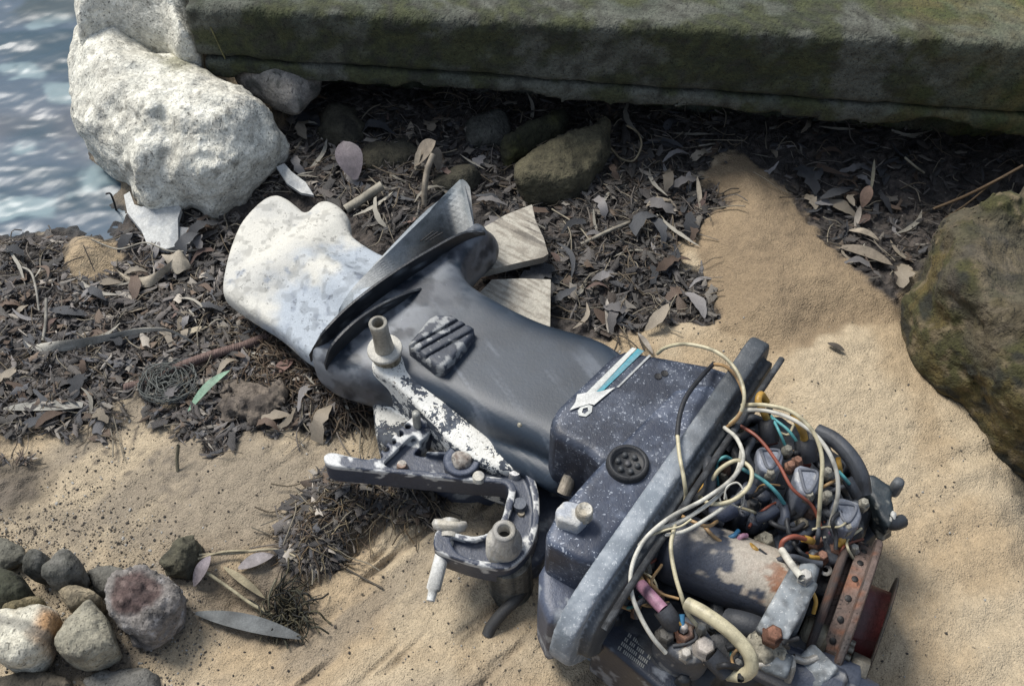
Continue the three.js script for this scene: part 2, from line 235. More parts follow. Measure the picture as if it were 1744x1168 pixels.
{
  const nx = 620, nz = 520, warp = (t, c) => { const s = t * 2 - 1, a = Math.abs(s); return Math.sign(s) * (a < 0.9 ? a / 0.9 * c : c + Math.pow((a - 0.9) / 0.1, 3) * 80); };
  const g = new THREE.PlaneGeometry(1, 1, nx, nz), p = g.attributes.position, uv = g.attributes.uv, col = new Float32Array(p.count * 3);
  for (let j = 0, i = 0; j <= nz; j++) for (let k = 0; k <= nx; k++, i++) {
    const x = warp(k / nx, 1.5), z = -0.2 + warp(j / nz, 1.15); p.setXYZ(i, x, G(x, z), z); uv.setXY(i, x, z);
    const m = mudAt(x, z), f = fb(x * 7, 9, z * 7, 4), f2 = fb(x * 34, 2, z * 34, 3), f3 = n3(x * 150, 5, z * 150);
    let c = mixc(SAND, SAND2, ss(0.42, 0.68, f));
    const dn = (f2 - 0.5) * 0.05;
    c = mixc(c, mixc(BROWN, SAND2, 0.35 * ss(0.4, 0.7, f)), 0.85 * ss(0.015, -0.01, sdBrown(x, z) + dn));  // sand inside this outline is mixed to a deeper brown
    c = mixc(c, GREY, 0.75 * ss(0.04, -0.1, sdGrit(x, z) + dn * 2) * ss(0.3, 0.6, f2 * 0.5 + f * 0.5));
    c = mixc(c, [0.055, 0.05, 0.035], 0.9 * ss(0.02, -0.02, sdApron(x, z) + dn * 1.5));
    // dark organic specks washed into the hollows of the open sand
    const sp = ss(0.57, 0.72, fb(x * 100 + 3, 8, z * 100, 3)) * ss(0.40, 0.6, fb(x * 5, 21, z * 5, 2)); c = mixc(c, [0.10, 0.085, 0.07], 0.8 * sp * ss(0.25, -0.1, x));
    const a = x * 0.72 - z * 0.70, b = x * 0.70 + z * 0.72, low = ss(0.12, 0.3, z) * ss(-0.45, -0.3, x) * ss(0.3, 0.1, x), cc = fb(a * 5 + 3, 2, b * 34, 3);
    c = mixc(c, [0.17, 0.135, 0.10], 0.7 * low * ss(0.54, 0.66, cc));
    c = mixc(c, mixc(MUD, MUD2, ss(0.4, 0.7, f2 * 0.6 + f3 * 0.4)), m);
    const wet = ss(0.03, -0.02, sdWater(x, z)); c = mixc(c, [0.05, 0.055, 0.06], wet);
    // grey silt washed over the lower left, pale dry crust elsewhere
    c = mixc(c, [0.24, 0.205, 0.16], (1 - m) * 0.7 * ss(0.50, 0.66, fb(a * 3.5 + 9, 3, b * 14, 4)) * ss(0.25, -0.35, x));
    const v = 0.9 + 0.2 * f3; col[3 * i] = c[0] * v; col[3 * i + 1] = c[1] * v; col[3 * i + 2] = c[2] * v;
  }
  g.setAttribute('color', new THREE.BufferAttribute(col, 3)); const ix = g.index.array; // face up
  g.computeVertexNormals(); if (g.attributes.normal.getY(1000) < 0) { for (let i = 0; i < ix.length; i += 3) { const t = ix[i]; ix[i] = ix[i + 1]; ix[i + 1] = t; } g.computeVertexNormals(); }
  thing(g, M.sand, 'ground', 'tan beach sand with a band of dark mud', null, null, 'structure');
}
{ // water: murky blue-grey shallows with ripples
  const nx = 420, nz = 380, g = new THREE.PlaneGeometry(1, 1, nx, nz), p = g.attributes.position, uv = g.attributes.uv, col = new Float32Array(p.count * 3);
  for (let j = 0, i = 0; j <= nz; j++) for (let k = 0; k <= nx; k++, i++) {
    const s = k / nx, t = j / nz, x = s < 0.12 ? mix(-60, -1.9, s / 0.12) : mix(-1.9, -0.3, (s - 0.12) / 0.88), z = t < 0.12 ? mix(-60, -1.8, t / 0.12) : mix(-1.8, 0.3, (t - 0.12) / 0.88);
    const r = fb(x * 9 + z * 4, 1, z * 16, 3) - 0.5, r2 = fb(x * 26, 5, z * 40 + x * 12, 3) - 0.5; p.setXYZ(i, x, -0.024 + 0.012 * r + 0.0045 * r2, z); uv.setXY(i, x, z);
    const f = fb(x * 6 + z * 3 + 4, 3, z * 13, 4), f2 = fb(x * 8 - 1, 8, z * 11, 4); let c = mixc([0.075, 0.105, 0.14], [0.04, 0.07, 0.095], ss(0.4, 0.65, f)); c = mixc(c, [0.22, 0.29, 0.31], ss(0.58, 0.70, f2) * 0.75); c = mixc(c, [0.13, 0.13, 0.15], ss(0.45, 0.6, fb(x * 3 + 1, 5, z * 3, 3) + 0.4 * (z + 0.5)) * 0.7);
    c = mixc(c, [0.05, 0.07, 0.08], ss(-0.98, -1.06, z + 0.1 * (f - 0.5)) * ss(0.3, 0.55, f2 + 0.1)); col[3 * i] = c[0]; col[3 * i + 1] = c[1]; col[3 * i + 2] = c[2];
  }
  g.setAttribute('color', new THREE.BufferAttribute(col, 3)); const ix = g.index.array; g.computeVertexNormals();
  if (g.attributes.normal.getY(9000) < 0) { for (let i = 0; i < ix.length; i += 3) { const t = ix[i]; ix[i] = ix[i + 1]; ix[i + 1] = t; } g.computeVertexNormals(); }
  thing(g, new THREE.MeshPhysicalMaterial({ vertexColors: true, roughness: 0.3, ior: 1.33 }), 'water', 'blue grey rippled shallow water', null, null, 'structure');
}

// ---------------------------------------------------------------- rocks, stones and the concrete slab
function rock({ name, label, cat, group, out, h, T, R, cell, amp, freq, col, yc, mat, cut = 0, bumps = 0, p = 2, lump = 0, lf = 9 }) {
  const pts = smooth(flat(out, h), 70), sd = sd2of(pts), s0 = out[0][0] * 0.013 + out[0][1] * 0.007, base = puff(sd, yc ?? h, T, R, p);
  const f = (x, y, z) => { let d = base(x, y, z); d -= amp * (fb(x * freq + s0, y * freq, z * freq, 4) - 0.5) * 2; if (cut) d -= cut * Math.abs(fb(x * freq * 0.35 + s0, y * freq * 0.35 + 5, z * freq * 0.35, 2) - 0.5) * -2; if (lump) d += lump * (worley(x * lf + s0, y * lf, z * lf) - 0.5); if (bumps) d -= bumps * (n3(x * 140, y * 140, z * 140) - 0.5); return d; };
  const [a, b] = planBox(pts, (yc ?? h) - T, (yc ?? h) + T, amp * 1.2 + 0.012 + cut);
  return thing(meshSDF(f, a, b, cell, col), mat || M.stone, name, label, cat, group);
}
const speck = (c, d, fr = 40, a = 0.5, b = 0.7) => (x, y, z) => mixc(c, d, ss(a, b, fb(x * fr, y * fr, z * fr, 4)));
const paleRock = (x, y, z) => { const f = fb(x * 14, y * 14, z * 14, 4), q = n3(x * 160, y * 160, z * 160), e = fb(x * 55, y * 55, z * 55, 3); let c = mixc([0.78, 0.765, 0.69], [0.68, 0.66, 0.59], ss(0.45, 0.65, f)); c = mixc(c, [0.30, 0.285, 0.25], 0.75 * ss(0.64, 0.80, e)); c = mixc(c, [0.24, 0.23, 0.20], 0.7 * ss(0.80, 0.92, n3(x * 75 + 9, y * 75, z * 75))); c = mixc(c, [0.8, 0.79, 0.73], 0.5 * ss(0.6, 0.9, q)); return c; };
const bigPale = (x, y, z) => { let c = paleRock(x, y, z); const g = ss(0.10, 0.02, Math.hypot(x + 0.665, (z + 0.60))) * ss(0.35, 0.55, fb(x * 25, y * 25, z * 25, 3)); c = mixc(c, [0.17, 0.16, 0.075], 0.7 * g); return c; };
rock({ name: 'boulder', label: 'large pale cream pitted boulder at the edge of the water', cat: 'boulder', out: [[128, 160], [138, 110], [175, 92], [225, 88], [270, 92], [298, 110], [315, 140], [350, 155], [400, 180], [448, 203], [480, 226], [482, 250], [462, 275], [425, 300], [392, 318], [360, 338], [325, 335], [285, 330], [240, 335], [222, 308], [195, 282], [165, 265], [145, 235], [128, 200]], h: 0.06, T: 0.135, R: 0.12, cell: 0.006, amp: 0.026, freq: 14, col: bigPale, bumps: 0.004, lump: 0.013, lf: 13 });
rock({ name: 'concrete_lump', label: 'pale rounded lump of broken concrete at the slab end behind the large boulder', cat: 'concrete lump', out: [[150, -60], [140, 0], [140, 60], [152, 92], [190, 78], [235, 76], [285, 88], [318, 118], [340, 112], [335, 70], [330, 0], [335, -60]], h: 0.15, T: 0.165, R: 0.10, cell: 0.008, amp: 0.012, freq: 12, col: paleRock, bumps: 0.004 });
rock({ name: 'concrete_chunk', label: 'small grey broken concrete chunk wedged under the slab by the pale boulder', cat: 'concrete chunk', out: [[398, 128], [440, 122], [500, 128], [545, 135], [530, 160], [505, 182], [480, 178], [440, 160]], h: 0.11, T: 0.05, R: 0.05, cell: 0.006, amp: 0.008, freq: 25, col: speck([0.30, 0.28, 0.26], [0.12, 0.12, 0.11]) });
const mossy = (x, y, z) => { const f = fb(x * 16, y * 16, z * 16, 4), e = fb(x * 60, y * 60, z * 60, 3); let c = mixc([0.115, 0.088, 0.03], [0.06, 0.058, 0.02], ss(0.42, 0.6, f)); c = mixc(c, [0.17, 0.135, 0.08], ss(0.54, 0.70, e)); return mixc(c, [0.025, 0.026, 0.018], ss(0.58, 0.7, fb(x * 28 + 5, y * 28, z * 28, 3))); };
const dullStone = speck([0.065, 0.06, 0.042], [0.032, 0.03, 0.022], 34);
const boulderR = (x, y, z, nx, ny) => { let c = mossy(x, y, z); const w = 0.8 * ss(0.58, 0.64, fb(x * 5 + 2, y * 5, z * 5 + 1, 4)); return mixc(c, speck([0.10, 0.085, 0.065], [0.05, 0.045, 0.032], 30)(x, y, z), w * 0.8); };
rock({ name: 'boulder', label: 'big mossy olive brown boulder beside the open sand', cat: 'boulder', out: [[1548, 490], [1560, 450], [1600, 420], [1650, 408], [1690, 385], [1720, 350], [1780, 320], [1880, 330], [1950, 480], [1960, 700], [1860, 790], [1790, 800], [1730, 740], [1690, 690], [1625, 640], [1580, 600], [1552, 550]], h: 0.08, T: 0.15, R: 0.12, cell: 0.007, amp: 0.035, freq: 8, col: boulderR, mat: M.moss, bumps: 0.010, p: 2.6, cut: 0.02, lump: 0.05, lf: 7 });
rock({ name: 'mossy_rock', label: 'long wedge shaped mossy rock in the leaf litter below the slab', cat: 'rock', out: [[878, 292], [895, 278], [950, 256], [1000, 234], [1032, 222], [1040, 240], [1030, 275], [990, 322], [940, 336], [890, 330], [876, 312]], h: 0.02, T: 0.05, R: 0.045, cell: 0.005, amp: 0.014, freq: 18, col: speck([0.10, 0.09, 0.055], [0.045, 0.042, 0.025], 30), mat: M.moss, p: 3, bumps: 0.005 });
rock({ name: 'mossy_rock', label: 'dark mossy rock with bright green patch tucked behind the wedge shaped rock', cat: 'rock', out: [[850, 270], [870, 240], [920, 215], [965, 205], [960, 235], [900, 260], [868, 280]], h: 0.01, T: 0.05, R: 0.04, cell: 0.005, amp: 0.018, freq: 22, bumps: 0.006, col: speck([0.035, 0.036, 0.018], [0.075, 0.075, 0.025], 25), mat: M.moss });
rock({ name: 'mossy_rock', label: 'flat brownish stone just behind the upright fin of the motor', cat: 'rock', out: [[740, 312], [760, 296], [800, 288], [818, 296], [815, 315], [780, 330], [748, 330]], h: 0.005, T: 0.03, R: 0.04, cell: 0.005, amp: 0.012, freq: 22, col: dullStone, mat: M.moss });
rock({ name: 'mossy_rock', label: 'dull green brown stone under the slab beside the broken concrete chunk', cat: 'rock', out: [[548, 205], [575, 190], [610, 195], [625, 225], [600, 250], [560, 245]], h: 0.0, T: 0.045, R: 0.05, cell: 0.005, amp: 0.018, freq: 20, col: dullStone, mat: M.moss });
rock({ name: 'mossy_rock', label: 'low brown stone half buried in litter under the big purple grey leaf', cat: 'rock', out: [[612, 270], [640, 252], [690, 245], [705, 262], [680, 285], [630, 292]], h: 0.0, T: 0.026, R: 0.04, cell: 0.005, amp: 0.016, freq: 20, col: dullStone, mat: M.moss });
rock({ name: 'mossy_rock', label: 'smooth grey stone in deep shade below the middle of the slab', cat: 'rock', out: [[795, 215], [830, 200], [868, 205], [872, 235], [840, 250], [800, 245]], h: 0.005, T: 0.035, R: 0.045, cell: 0.005, amp: 0.014, freq: 18, col: speck([0.09, 0.09, 0.08], [0.04, 0.045, 0.035]), mat: M.moss });
{ // beach stones in a heap
  const S = (label, out, h, T, R, col, amp = 0.004, freq = 30, extra = {}) => rock({ name: 'beach_stone', label, cat: 'stone', out, h: h - 0.008, T, R, cell: 0.0036, amp: amp * 1.6, freq, col, p: 2.6, bumps: 0.003, cut: 0.010, ...extra });
  const white = (x, y, z) => { const p = P(85, 1065, 0.07), q = P(40, 1080, 0.07); let c = speck([0.60, 0.57, 0.48], [0.40, 0.37, 0.30], 30)(x, y, z); c = mixc(c, [0.50, 0.26, 0.10], 0.85 * ss(0.03, 0.008, Math.hypot(x - p.x, (z - p.z) * 0.6) + 0.012 * (fb(x * 60, 0, z * 60, 2) - 0.5))); const b = z - q.z - 0.2 * (x - q.x); return mixc(c, [0.17, 0.165, 0.15], 0.7 * ss(0.013, 0.004, Math.abs(b + 0.006 + 0.02 * (fb(x * 30, 1, z * 30, 2) - 0.5)))); };
  S('white and cream stone with an orange stain at the heap edge', [[-10, 1050], [40, 1042], [85, 1036], [104, 1050], [102, 1085], [80, 1125], [45, 1145], [0, 1135], [-20, 1100]], 0.05, 0.045, 0.03, white, 0.004, 26);
  S('squarish grey angular stone beside the white stained stone', [[160, 1030], [180, 1045], [208, 1095], [208, 1115], [185, 1130], [148, 1142], [112, 1128], [98, 1105], [105, 1085], [130, 1055]], 0.045, 0.042, 0.028, speck([0.31, 0.29, 0.23], [0.22, 0.205, 0.165], 36), 0.004, 20);
  const red = (x, y, z) => { const p = P(228, 1008, 0.09); let c = speck([0.25, 0.23, 0.22], [0.12, 0.11, 0.105], 60)(x, y, z); c = mixc(c, [0.48, 0.46, 0.46], 0.6 * ss(0.55, 0.75, fb(x * 90, y * 90, z * 90, 3))); return mixc(c, mixc([0.080, 0.048, 0.045], [0.17, 0.12, 0.11], ss(0.5, 0.7, fb(x * 70, y * 70, z * 70, 3))), 0.92 * ss(0.042, 0.03, Math.hypot(x - p.x, (z - p.z) * 1.1) + 0.012 * (fb(x * 50, y * 50, z * 50, 2) - 0.5))); };
  S('round crusted grey rock with a dark red patch on top', [[190, 1005], [215, 985], [255, 980], [295, 995], [315, 1025], [305, 1065], [275, 1095], [240, 1100], [205, 1080], [188, 1045]], 0.045, 0.06, 0.045, red, 0.007, 34, { bumps: 0.006 });
  S('tan stone behind the angular grey stone', [[98, 1012], [130, 1000], [165, 1010], [182, 1028], [150, 1048], [112, 1042]], 0.035, 0.038, 0.03, speck([0.30, 0.25, 0.175], [0.19, 0.165, 0.12]));
  S('pointed grey stone with one dark face, next to the small round grey stone', [[74, 985], [95, 960], [122, 945], [142, 965], [145, 992], [120, 1003], [85, 1002]], 0.045, 0.05, 0.03, speck([0.16, 0.155, 0.14], [0.085, 0.085, 0.075]), 0.005, 20);
  S('small round grey stone at the back of the heap', [[42, 958], [60, 942], [84, 944], [90, 965], [72, 985], [46, 982]], 0.035, 0.035, 0.028, speck([0.13, 0.13, 0.12], [0.07, 0.07, 0.06]));
  S('dark mossy stone at the far edge of the heap', [[-40, 985], [0, 972], [40, 985], [60, 1010], [50, 1035], [0, 1042], [-40, 1030]], 0.035, 0.045, 0.04, speck([0.075, 0.08, 0.055], [0.04, 0.042, 0.025], 24));
  S('flat dun grey stone behind the mossy stone of the heap', [[-50, 930], [0, 915], [45, 930], [50, 955], [20, 975], [-50, 975]], 0.02, 0.03, 0.05, speck([0.15, 0.145, 0.12], [0.10, 0.095, 0.08], 24));
  S('thin tan stone just behind the white stained stone', [[5, 1040], [30, 1026], [70, 1022], [80, 1034], [40, 1045], [10, 1055]], 0.035, 0.032, 0.02, speck([0.24, 0.20, 0.12], [0.14, 0.12, 0.07]));
  S('rough dark mossy stone set apart on the sand by dry reeds', [[280, 950], [295, 930], [330, 918], [348, 932], [340, 965], [318, 985], [290, 982]], 0.012, 0.034, 0.035, speck([0.085, 0.08, 0.055], [0.035, 0.035, 0.025], 40), 0.010, 34, { bumps: 0.008 });
  S('broad flat grey slab stone below the crusted rock', [[140, 1160], [180, 1140], [250, 1130], [272, 1150], [260, 1190], [150, 1195]], 0.01, 0.02, 0.03, speck([0.15, 0.145, 0.135], [0.09, 0.09, 0.085], 24));
  S('dark brown stone under the white stained stone', [[-10, 1160], [40, 1148], [110, 1150], [130, 1175], [60, 1200], [-10, 1195]], 0.015, 0.03, 0.03, speck([0.10, 0.085, 0.065], [0.05, 0.045, 0.035], 24));
  S('flat grey stone lying between the pointed stone and the crusted rock', [[140, 975], [190, 968], [225, 985], [200, 1010], [165, 1012]], 0.012, 0.022, 0.03, speck([0.15, 0.145, 0.13], [0.11, 0.105, 0.09], 24));
}
{ // the slab: one thick concrete slab with a broken lower lip and a dark hollow below
  const root = top(new THREE.Group(), 'concrete_slab', 'thick mossy concrete slab jutting out above the leaf litter', 'slab');
  const A = P(338, 100, 0.17), B = P(1744, 200, 0.17), dx = (B.x - A.x), ez = (B.z - A.z) / dx, C = [B.x + 0.7, B.z + 0.7 * ez];
  const pts = [[A.x, A.z], C, [C[0], C[1] - 0.9], [A.x - 0.03, A.z - 0.75]], sd = sd2of(pts), topH = (x) => 0.292 + 0.028 * (x - A.x);
  const f = (x, y, z) => { const n = fb(x * 22, y * 22, z * 22, 4) - 0.5, s = sd(x, z) + 0.014 * n + 0.010 * (fb(x * 70, y * 40, z * 70, 2) - 0.5); const a = s + 0.018, b = Math.max(y - topH(x) - 0.008 * n, 0.172 - y) + 0.018; return Math.min(Math.max(a, b), 0) + Math.hypot(Math.max(a, 0), Math.max(b, 0)) - 0.018; };
  const col = (x, y, z) => { // one weathered concrete for every face: grey-green stain, moss patches with ragged outlines, whatever way the face points
    const f1 = fb(x * 9, y * 9, z * 9, 4), f2 = fb(x * 55, y * 55, z * 55, 3), f3 = fb(x * 22 + 4, y * 22, z * 22, 4), u = (x - A.x) / dx;
    let c = mixc([0.12, 0.125, 0.105], [0.075, 0.085, 0.066], ss(0.4, 0.62, f1));
    c = mixc(c, mixc([0.055, 0.062, 0.022], [0.030, 0.038, 0.016], ss(0.42, 0.6, f2)), 0.85 * ss(0.46, 0.54, f3 * 0.6 + f1 * 0.4));
    c = mixc(c, [0.045, 0.045, 0.035], 0.7 * ss(0.58, 0.66, f2)); // pits and dark grit
    return mixc(c, mixc([0.07, 0.085, 0.02], [0.15, 0.13, 0.04], ss(0.4, 0.6, f2)), 0.7 * ss(0.75, 1.0, u + 0.3 * (f1 - 0.5)));
  };
  part('slab_body', meshSDF(f, [A.x - 0.12, 0.14, C[1] - 1.0], [B.x + 0.72, 0.40, C[1] + 0.06 > A.z + 0.06 ? C[1] + 0.06 : A.z + 0.06], 0.011, col), M.moss, root);
  const lp = [[A.x + 0.01, A.z + 0.006], [C[0], C[1] + 0.006], [C[0], C[1] - 0.14], [A.x + 0.01, A.z - 0.16]], sl = sd2of(lp);
  const fl = (x, y, z) => { const e = 0.125 + 0.07 * (fb(x * 6 + 2, 3, 1, 4) - 0.35) + 0.012 * (fb(x * 40, y * 40, z * 40, 2) - 0.5) + 0.5 * (z - (A.z + (x - A.x) * ez)) * -0.5; return Math.max(sl(x, z) + 0.006 * (fb(x * 40, y * 40, z * 40, 3) - 0.5), y - 0.1715, e - y); };
  part('broken_lip', meshSDF(fl, [A.x - 0.04, 0.06, A.z - 0.2], [B.x + 0.72, 0.19, C[1] + 0.05], 0.008, col), M.moss, root);
  part('footing', meshSDF(ext(sd2of([[A.x + 0.05, A.z - 0.17], [C[0], C[1] - 0.15], [C[0], C[1] - 0.8], [A.x + 0.05, A.z - 0.7]]), -0.12, 0.168, 0.01), [A.x, -0.14, C[1] - 1], [B.x + 0.75, 0.2, C[1]], 0.02, col), M.moss, root);
}

// ---------------------------------------------------------------- the outboard motor, lying on its side
const NAVY = [0.038, 0.048, 0.078], NAVY2 = [0.06, 0.075, 0.115], OXIDE = [0.30, 0.33, 0.37], WHITE = [0.66, 0.67, 0.66], BLACK = [0.012, 0.013, 0.016], GREYP = [0.10, 0.11, 0.135];
const motor = top(new THREE.Group(), 'outboard_motor', 'weathered navy outboard boat motor with its cowl off, lying on its side in the sand', 'boat motor');
motor.position.set(0, 0, 0);
const painted = (base, flake, amount, fr = 45) => (x, y, z) => { // flaking paint: base coat, bare or oxidised patches with ragged outlines
  const f = fb(x * fr, y * fr, z * fr, 4), g = fb(x * 8, y * 8, z * 8, 2), k = n3(x * 210, y * 210, z * 210); let c = mixc(base, base.map((v) => v * 1.5 + 0.004), ss(0.35, 0.7, g));
  c = mixc(c, flake, ss(0.72 - amount * 0.45, 0.76 - amount * 0.45, f + 0.10 * (g - 0.5))); return mixc(c, flake, 0.8 * ss(0.90 - amount * 0.12, 0.95 - amount * 0.05, k));
};
const crust = (x, y, z) => { const g = fb(x * 30, y * 30, z * 30, 3), q = fb(x * 120, y * 120, z * 120, 2), v = 0.32 + 0.5 * ss(0.4, 0.65, 0.5 * g + 0.5 * q); return [v, v * 0.99, v * 0.95]; };
const sub = (f, g) => (x, y, z) => Math.max(f(x, y, z), -g(x, y, z));
const uni = (...fs) => (x, y, z) => { let d = 1e9; for (const f of fs) d = Math.min(d, f(x, y, z)); return d; };
const suni = (k, ...fs) => (x, y, z) => { let d = fs[0](x, y, z); for (let i = 1; i < fs.length; i++) d = smin(d, fs[i](x, y, z), k); return d; };
function slab(name, out, h, y0, y1, r, cell, col, mat, parent = motor, sm = 0, mod = null) { // a traced face at height h, built down from y1 to y0
  const pts = sm ? smooth(flat(out, h), sm) : flat(out, h); let f = ext(sd2of(pts), y0, y1, r); if (mod) f = mod(f); const [a, b] = planBox(pts, y0, y1, 0.014); return part(name, meshSDF(f, a, b, cell, col), mat, parent);
}
// axes of the shaft: along it towards the flywheel, and across it
const U = new THREE.Vector3(0.88, 0.0, 0.475).normalize(), Vx = new THREE.Vector3(-U.z, 0, U.x);

let housingF, caseF;
function unP(p) { const dy = p.y - CAM_H, dz = p.z - CAM_Z, w = -dy * SP - dz * CP, u = dy * CP - dz * SP; return [872 + p.x / w * FOC, 584 - u / w * FOC]; }
// --- lower unit: pale stripped gearcase with its blunt skeg
{
  const out = smooth(flat([[382, 505], [380, 490], [387, 450], [398, 415], [412, 385], [440, 354], [458, 342], [474, 339], [492, 346], [508, 358], [522, 368], [534, 358], [546, 350], [560, 349], [578, 358], [588, 374], [592, 398], [650, 440], [720, 462], [700, 560], [600, 610], [548, 622], [470, 566], [425, 538], [394, 516]], 0.075), 130);
  const sd = sd2of(out), sk = puff(sd, 0.07, 0.024, 0.022, 3), to = cap(P(440, 488, 0.07), P(566, 392, 0.072), 0.031, 0.029), st = cap(P(520, 450, 0.08), P(640, 530, 0.09), 0.034, 0.042);
  const f = suni(0.03, sk, to, st), [a, b] = planBox(out, 0, 0.17, 0.03);
  caseF = f; const E1 = P(560, 600, 0.12), E0 = P(470, 420, 0.1);
  const col = (x, y, z) => { // white corrosion on the outer end, worn blue-grey paint nearer the plates, with ragged tide lines
    const n = fb(x * 16, y * 16, z * 16, 4), q = fb(x * 60, y * 60, z * 60, 3); const t = (x - E0.x) * 0.80 + (z - E0.z) * 0.60; // metres towards the plates
    let c = mixc([0.58, 0.56, 0.485], [0.49, 0.48, 0.43], ss(0.4, 0.65, n)); c = mixc(c, [0.34, 0.39, 0.44], 0.8 * ss(0.075, 0.16, t + 0.34 * (n - 0.5)));
    c = mixc(c, [0.22, 0.25, 0.29], 0.7 * ss(0.66, 0.74, q) * ss(0.5, 0.62, n)); return mixc(c, [0.11, 0.13, 0.17], 0.6 * ss(0.64, 0.72, fb(x * 34 + 7, y * 34, z * 34, 3)) * ss(0.02, 0.16, t)); };
  part('gearcase', meshSDF(f, a, b, 0.0042, col), M.flake, motor, 'pale stripped gearcase with blunt rounded skeg');
}
// --- drive shaft housing
let housing;
{
  const out = smooth(flat([[533, 612], [640, 528], [740, 468], [810, 412], [828, 418], [833, 432], [808, 460], [793, 484], [800, 510], [852, 548], [920, 586], [1035, 632], [1100, 700], [1010, 800], [950, 815], [900, 790], [820, 752], [740, 705], [650, 680], [600, 664], [558, 645]], 0.10), 120);
  const sd = sd2of(out), yc = (x, z) => 0.088 + 0.045 * clamp((x + 0.35) / 0.5);
  const base = puff(sd, yc, 0.055, 0.06, 3.6), keel = cap(P(745, 712, 0.085), P(950, 812, 0.115), 0.024, 0.026), back = cap(P(700, 520, 0.09), P(815, 425, 0.09), 0.04, 0.036);
  const bb = suni(0.03, base, back), f = (x, y, z) => smin(bb(x, y, z), keel(x, y, z), 0.006), [a, b] = planBox(out, 0.0, 0.22, 0.03);
  housingF = f; const L0 = P(680, 540, 0.15);
  const col = (x, y, z) => { const n = fb(x * 10, y * 10, z * 10, 4), q = fb(x * 48, y * 48, z * 48, 3), t = (x - L0.x) * 0.86 + (z - L0.z) * 0.5; let c = mixc([0.028, 0.052, 0.085], [0.062, 0.098, 0.145], ss(0.38, 0.66, n)); c = mixc(c, [0.58, 0.63, 0.68], 0.85 * ss(0.16, -0.06, t + 0.3 * (n - 0.5)) * ss(0.3, 0.55, q + 0.2 * (n - 0.5))); c = mixc(c, [0.11, 0.12, 0.15], 0.6 * ss(0.58, 0.64, fb(x * 30, y * 30, z * 30, 3)) * ss(0.2, -0.05, t)); const sc = fb((x * 0.5 + z * 0.86) * 9, 3, (x * 0.86 - z * 0.5) * 120, 3); c = mixc(c, [0.30, 0.35, 0.42], 0.6 * ss(0.60, 0.72, sc) * ss(0.45, 0.65, n)); return mixc(c, [0.42, 0.45, 0.5], 0.6 * ss(0.955, 0.99, n3(x * 190, y * 190, z * 190))); };
  housing = part('drive_shaft_housing', meshSDF(f, a, b, 0.0048, col), M.scuff, motor);
  // scratches down to bare metal
  const top2 = (px, py) => { let h = 0.16; for (let i = 0; i < 40; i++) { const p = P(px, py, h); if (f(p.x, p.y, p.z) < 0) break; h -= 0.003; } return P(px, py, h + 0.0005); };
  part('scratch', tube([[925, 562], [910, 575], [892, 592], [876, 610], [868, 620]].map((q) => top2(...q)), 0.0014, [0.62, 0.64, 0.66]), M.chalky, housing);
  part('scratch', tube([[960, 600], [935, 597], [925, 606], [905, 618]].map((q) => top2(...q)), 0.0007, [0.35, 0.38, 0.42]), M.chalky, housing);
  // rubber thrust pad with grooves
  const pf = flat([[694, 584], [730, 540], [742, 534], [770, 534], [808, 556], [804, 572], [756, 626], [740, 622]], 0.19), ps = ext(sd2of(pf), 0.10, 0.19, 0.008);
  const g0 = P(700, 590, 0.17), gd = P(790, 540, 0.17).sub(g0).normalize(), gn = new THREE.Vector3(-gd.z, 0, gd.x);
  const pad = (x, y, z) => { const s = (x - g0.x) * gn.x + (z - g0.z) * gn.z, w = 0.0022; let d = ps(x, y, z); for (const o of [0.012, 0.026, 0.044]) d = Math.max(d, -Math.max(Math.abs(s - o) - w, 0.181 - y)); return d + 0.002 * (fb(x * 40, y * 40, z * 40, 2) - 0.5); };
  const [pa, pb] = planBox(pf, 0.1, 0.192, 0.012); part('rubber_pad', meshSDF(pad, pa, pb, 0.0028, painted([0.05, 0.058, 0.075], [0.36, 0.37, 0.37], 0.42, 60)), M.rubber, housing);
  part('grease_nipple', latheOn([[0, 0], [0.005, 0], [0.006, 0.006], [0.004, 0.012], [0, 0.013]], top2(886, 728).add(new THREE.Vector3(0, -0.002, 0)), UP, [0.45, 0.42, 0.33], 12), M.metal, housing);
}
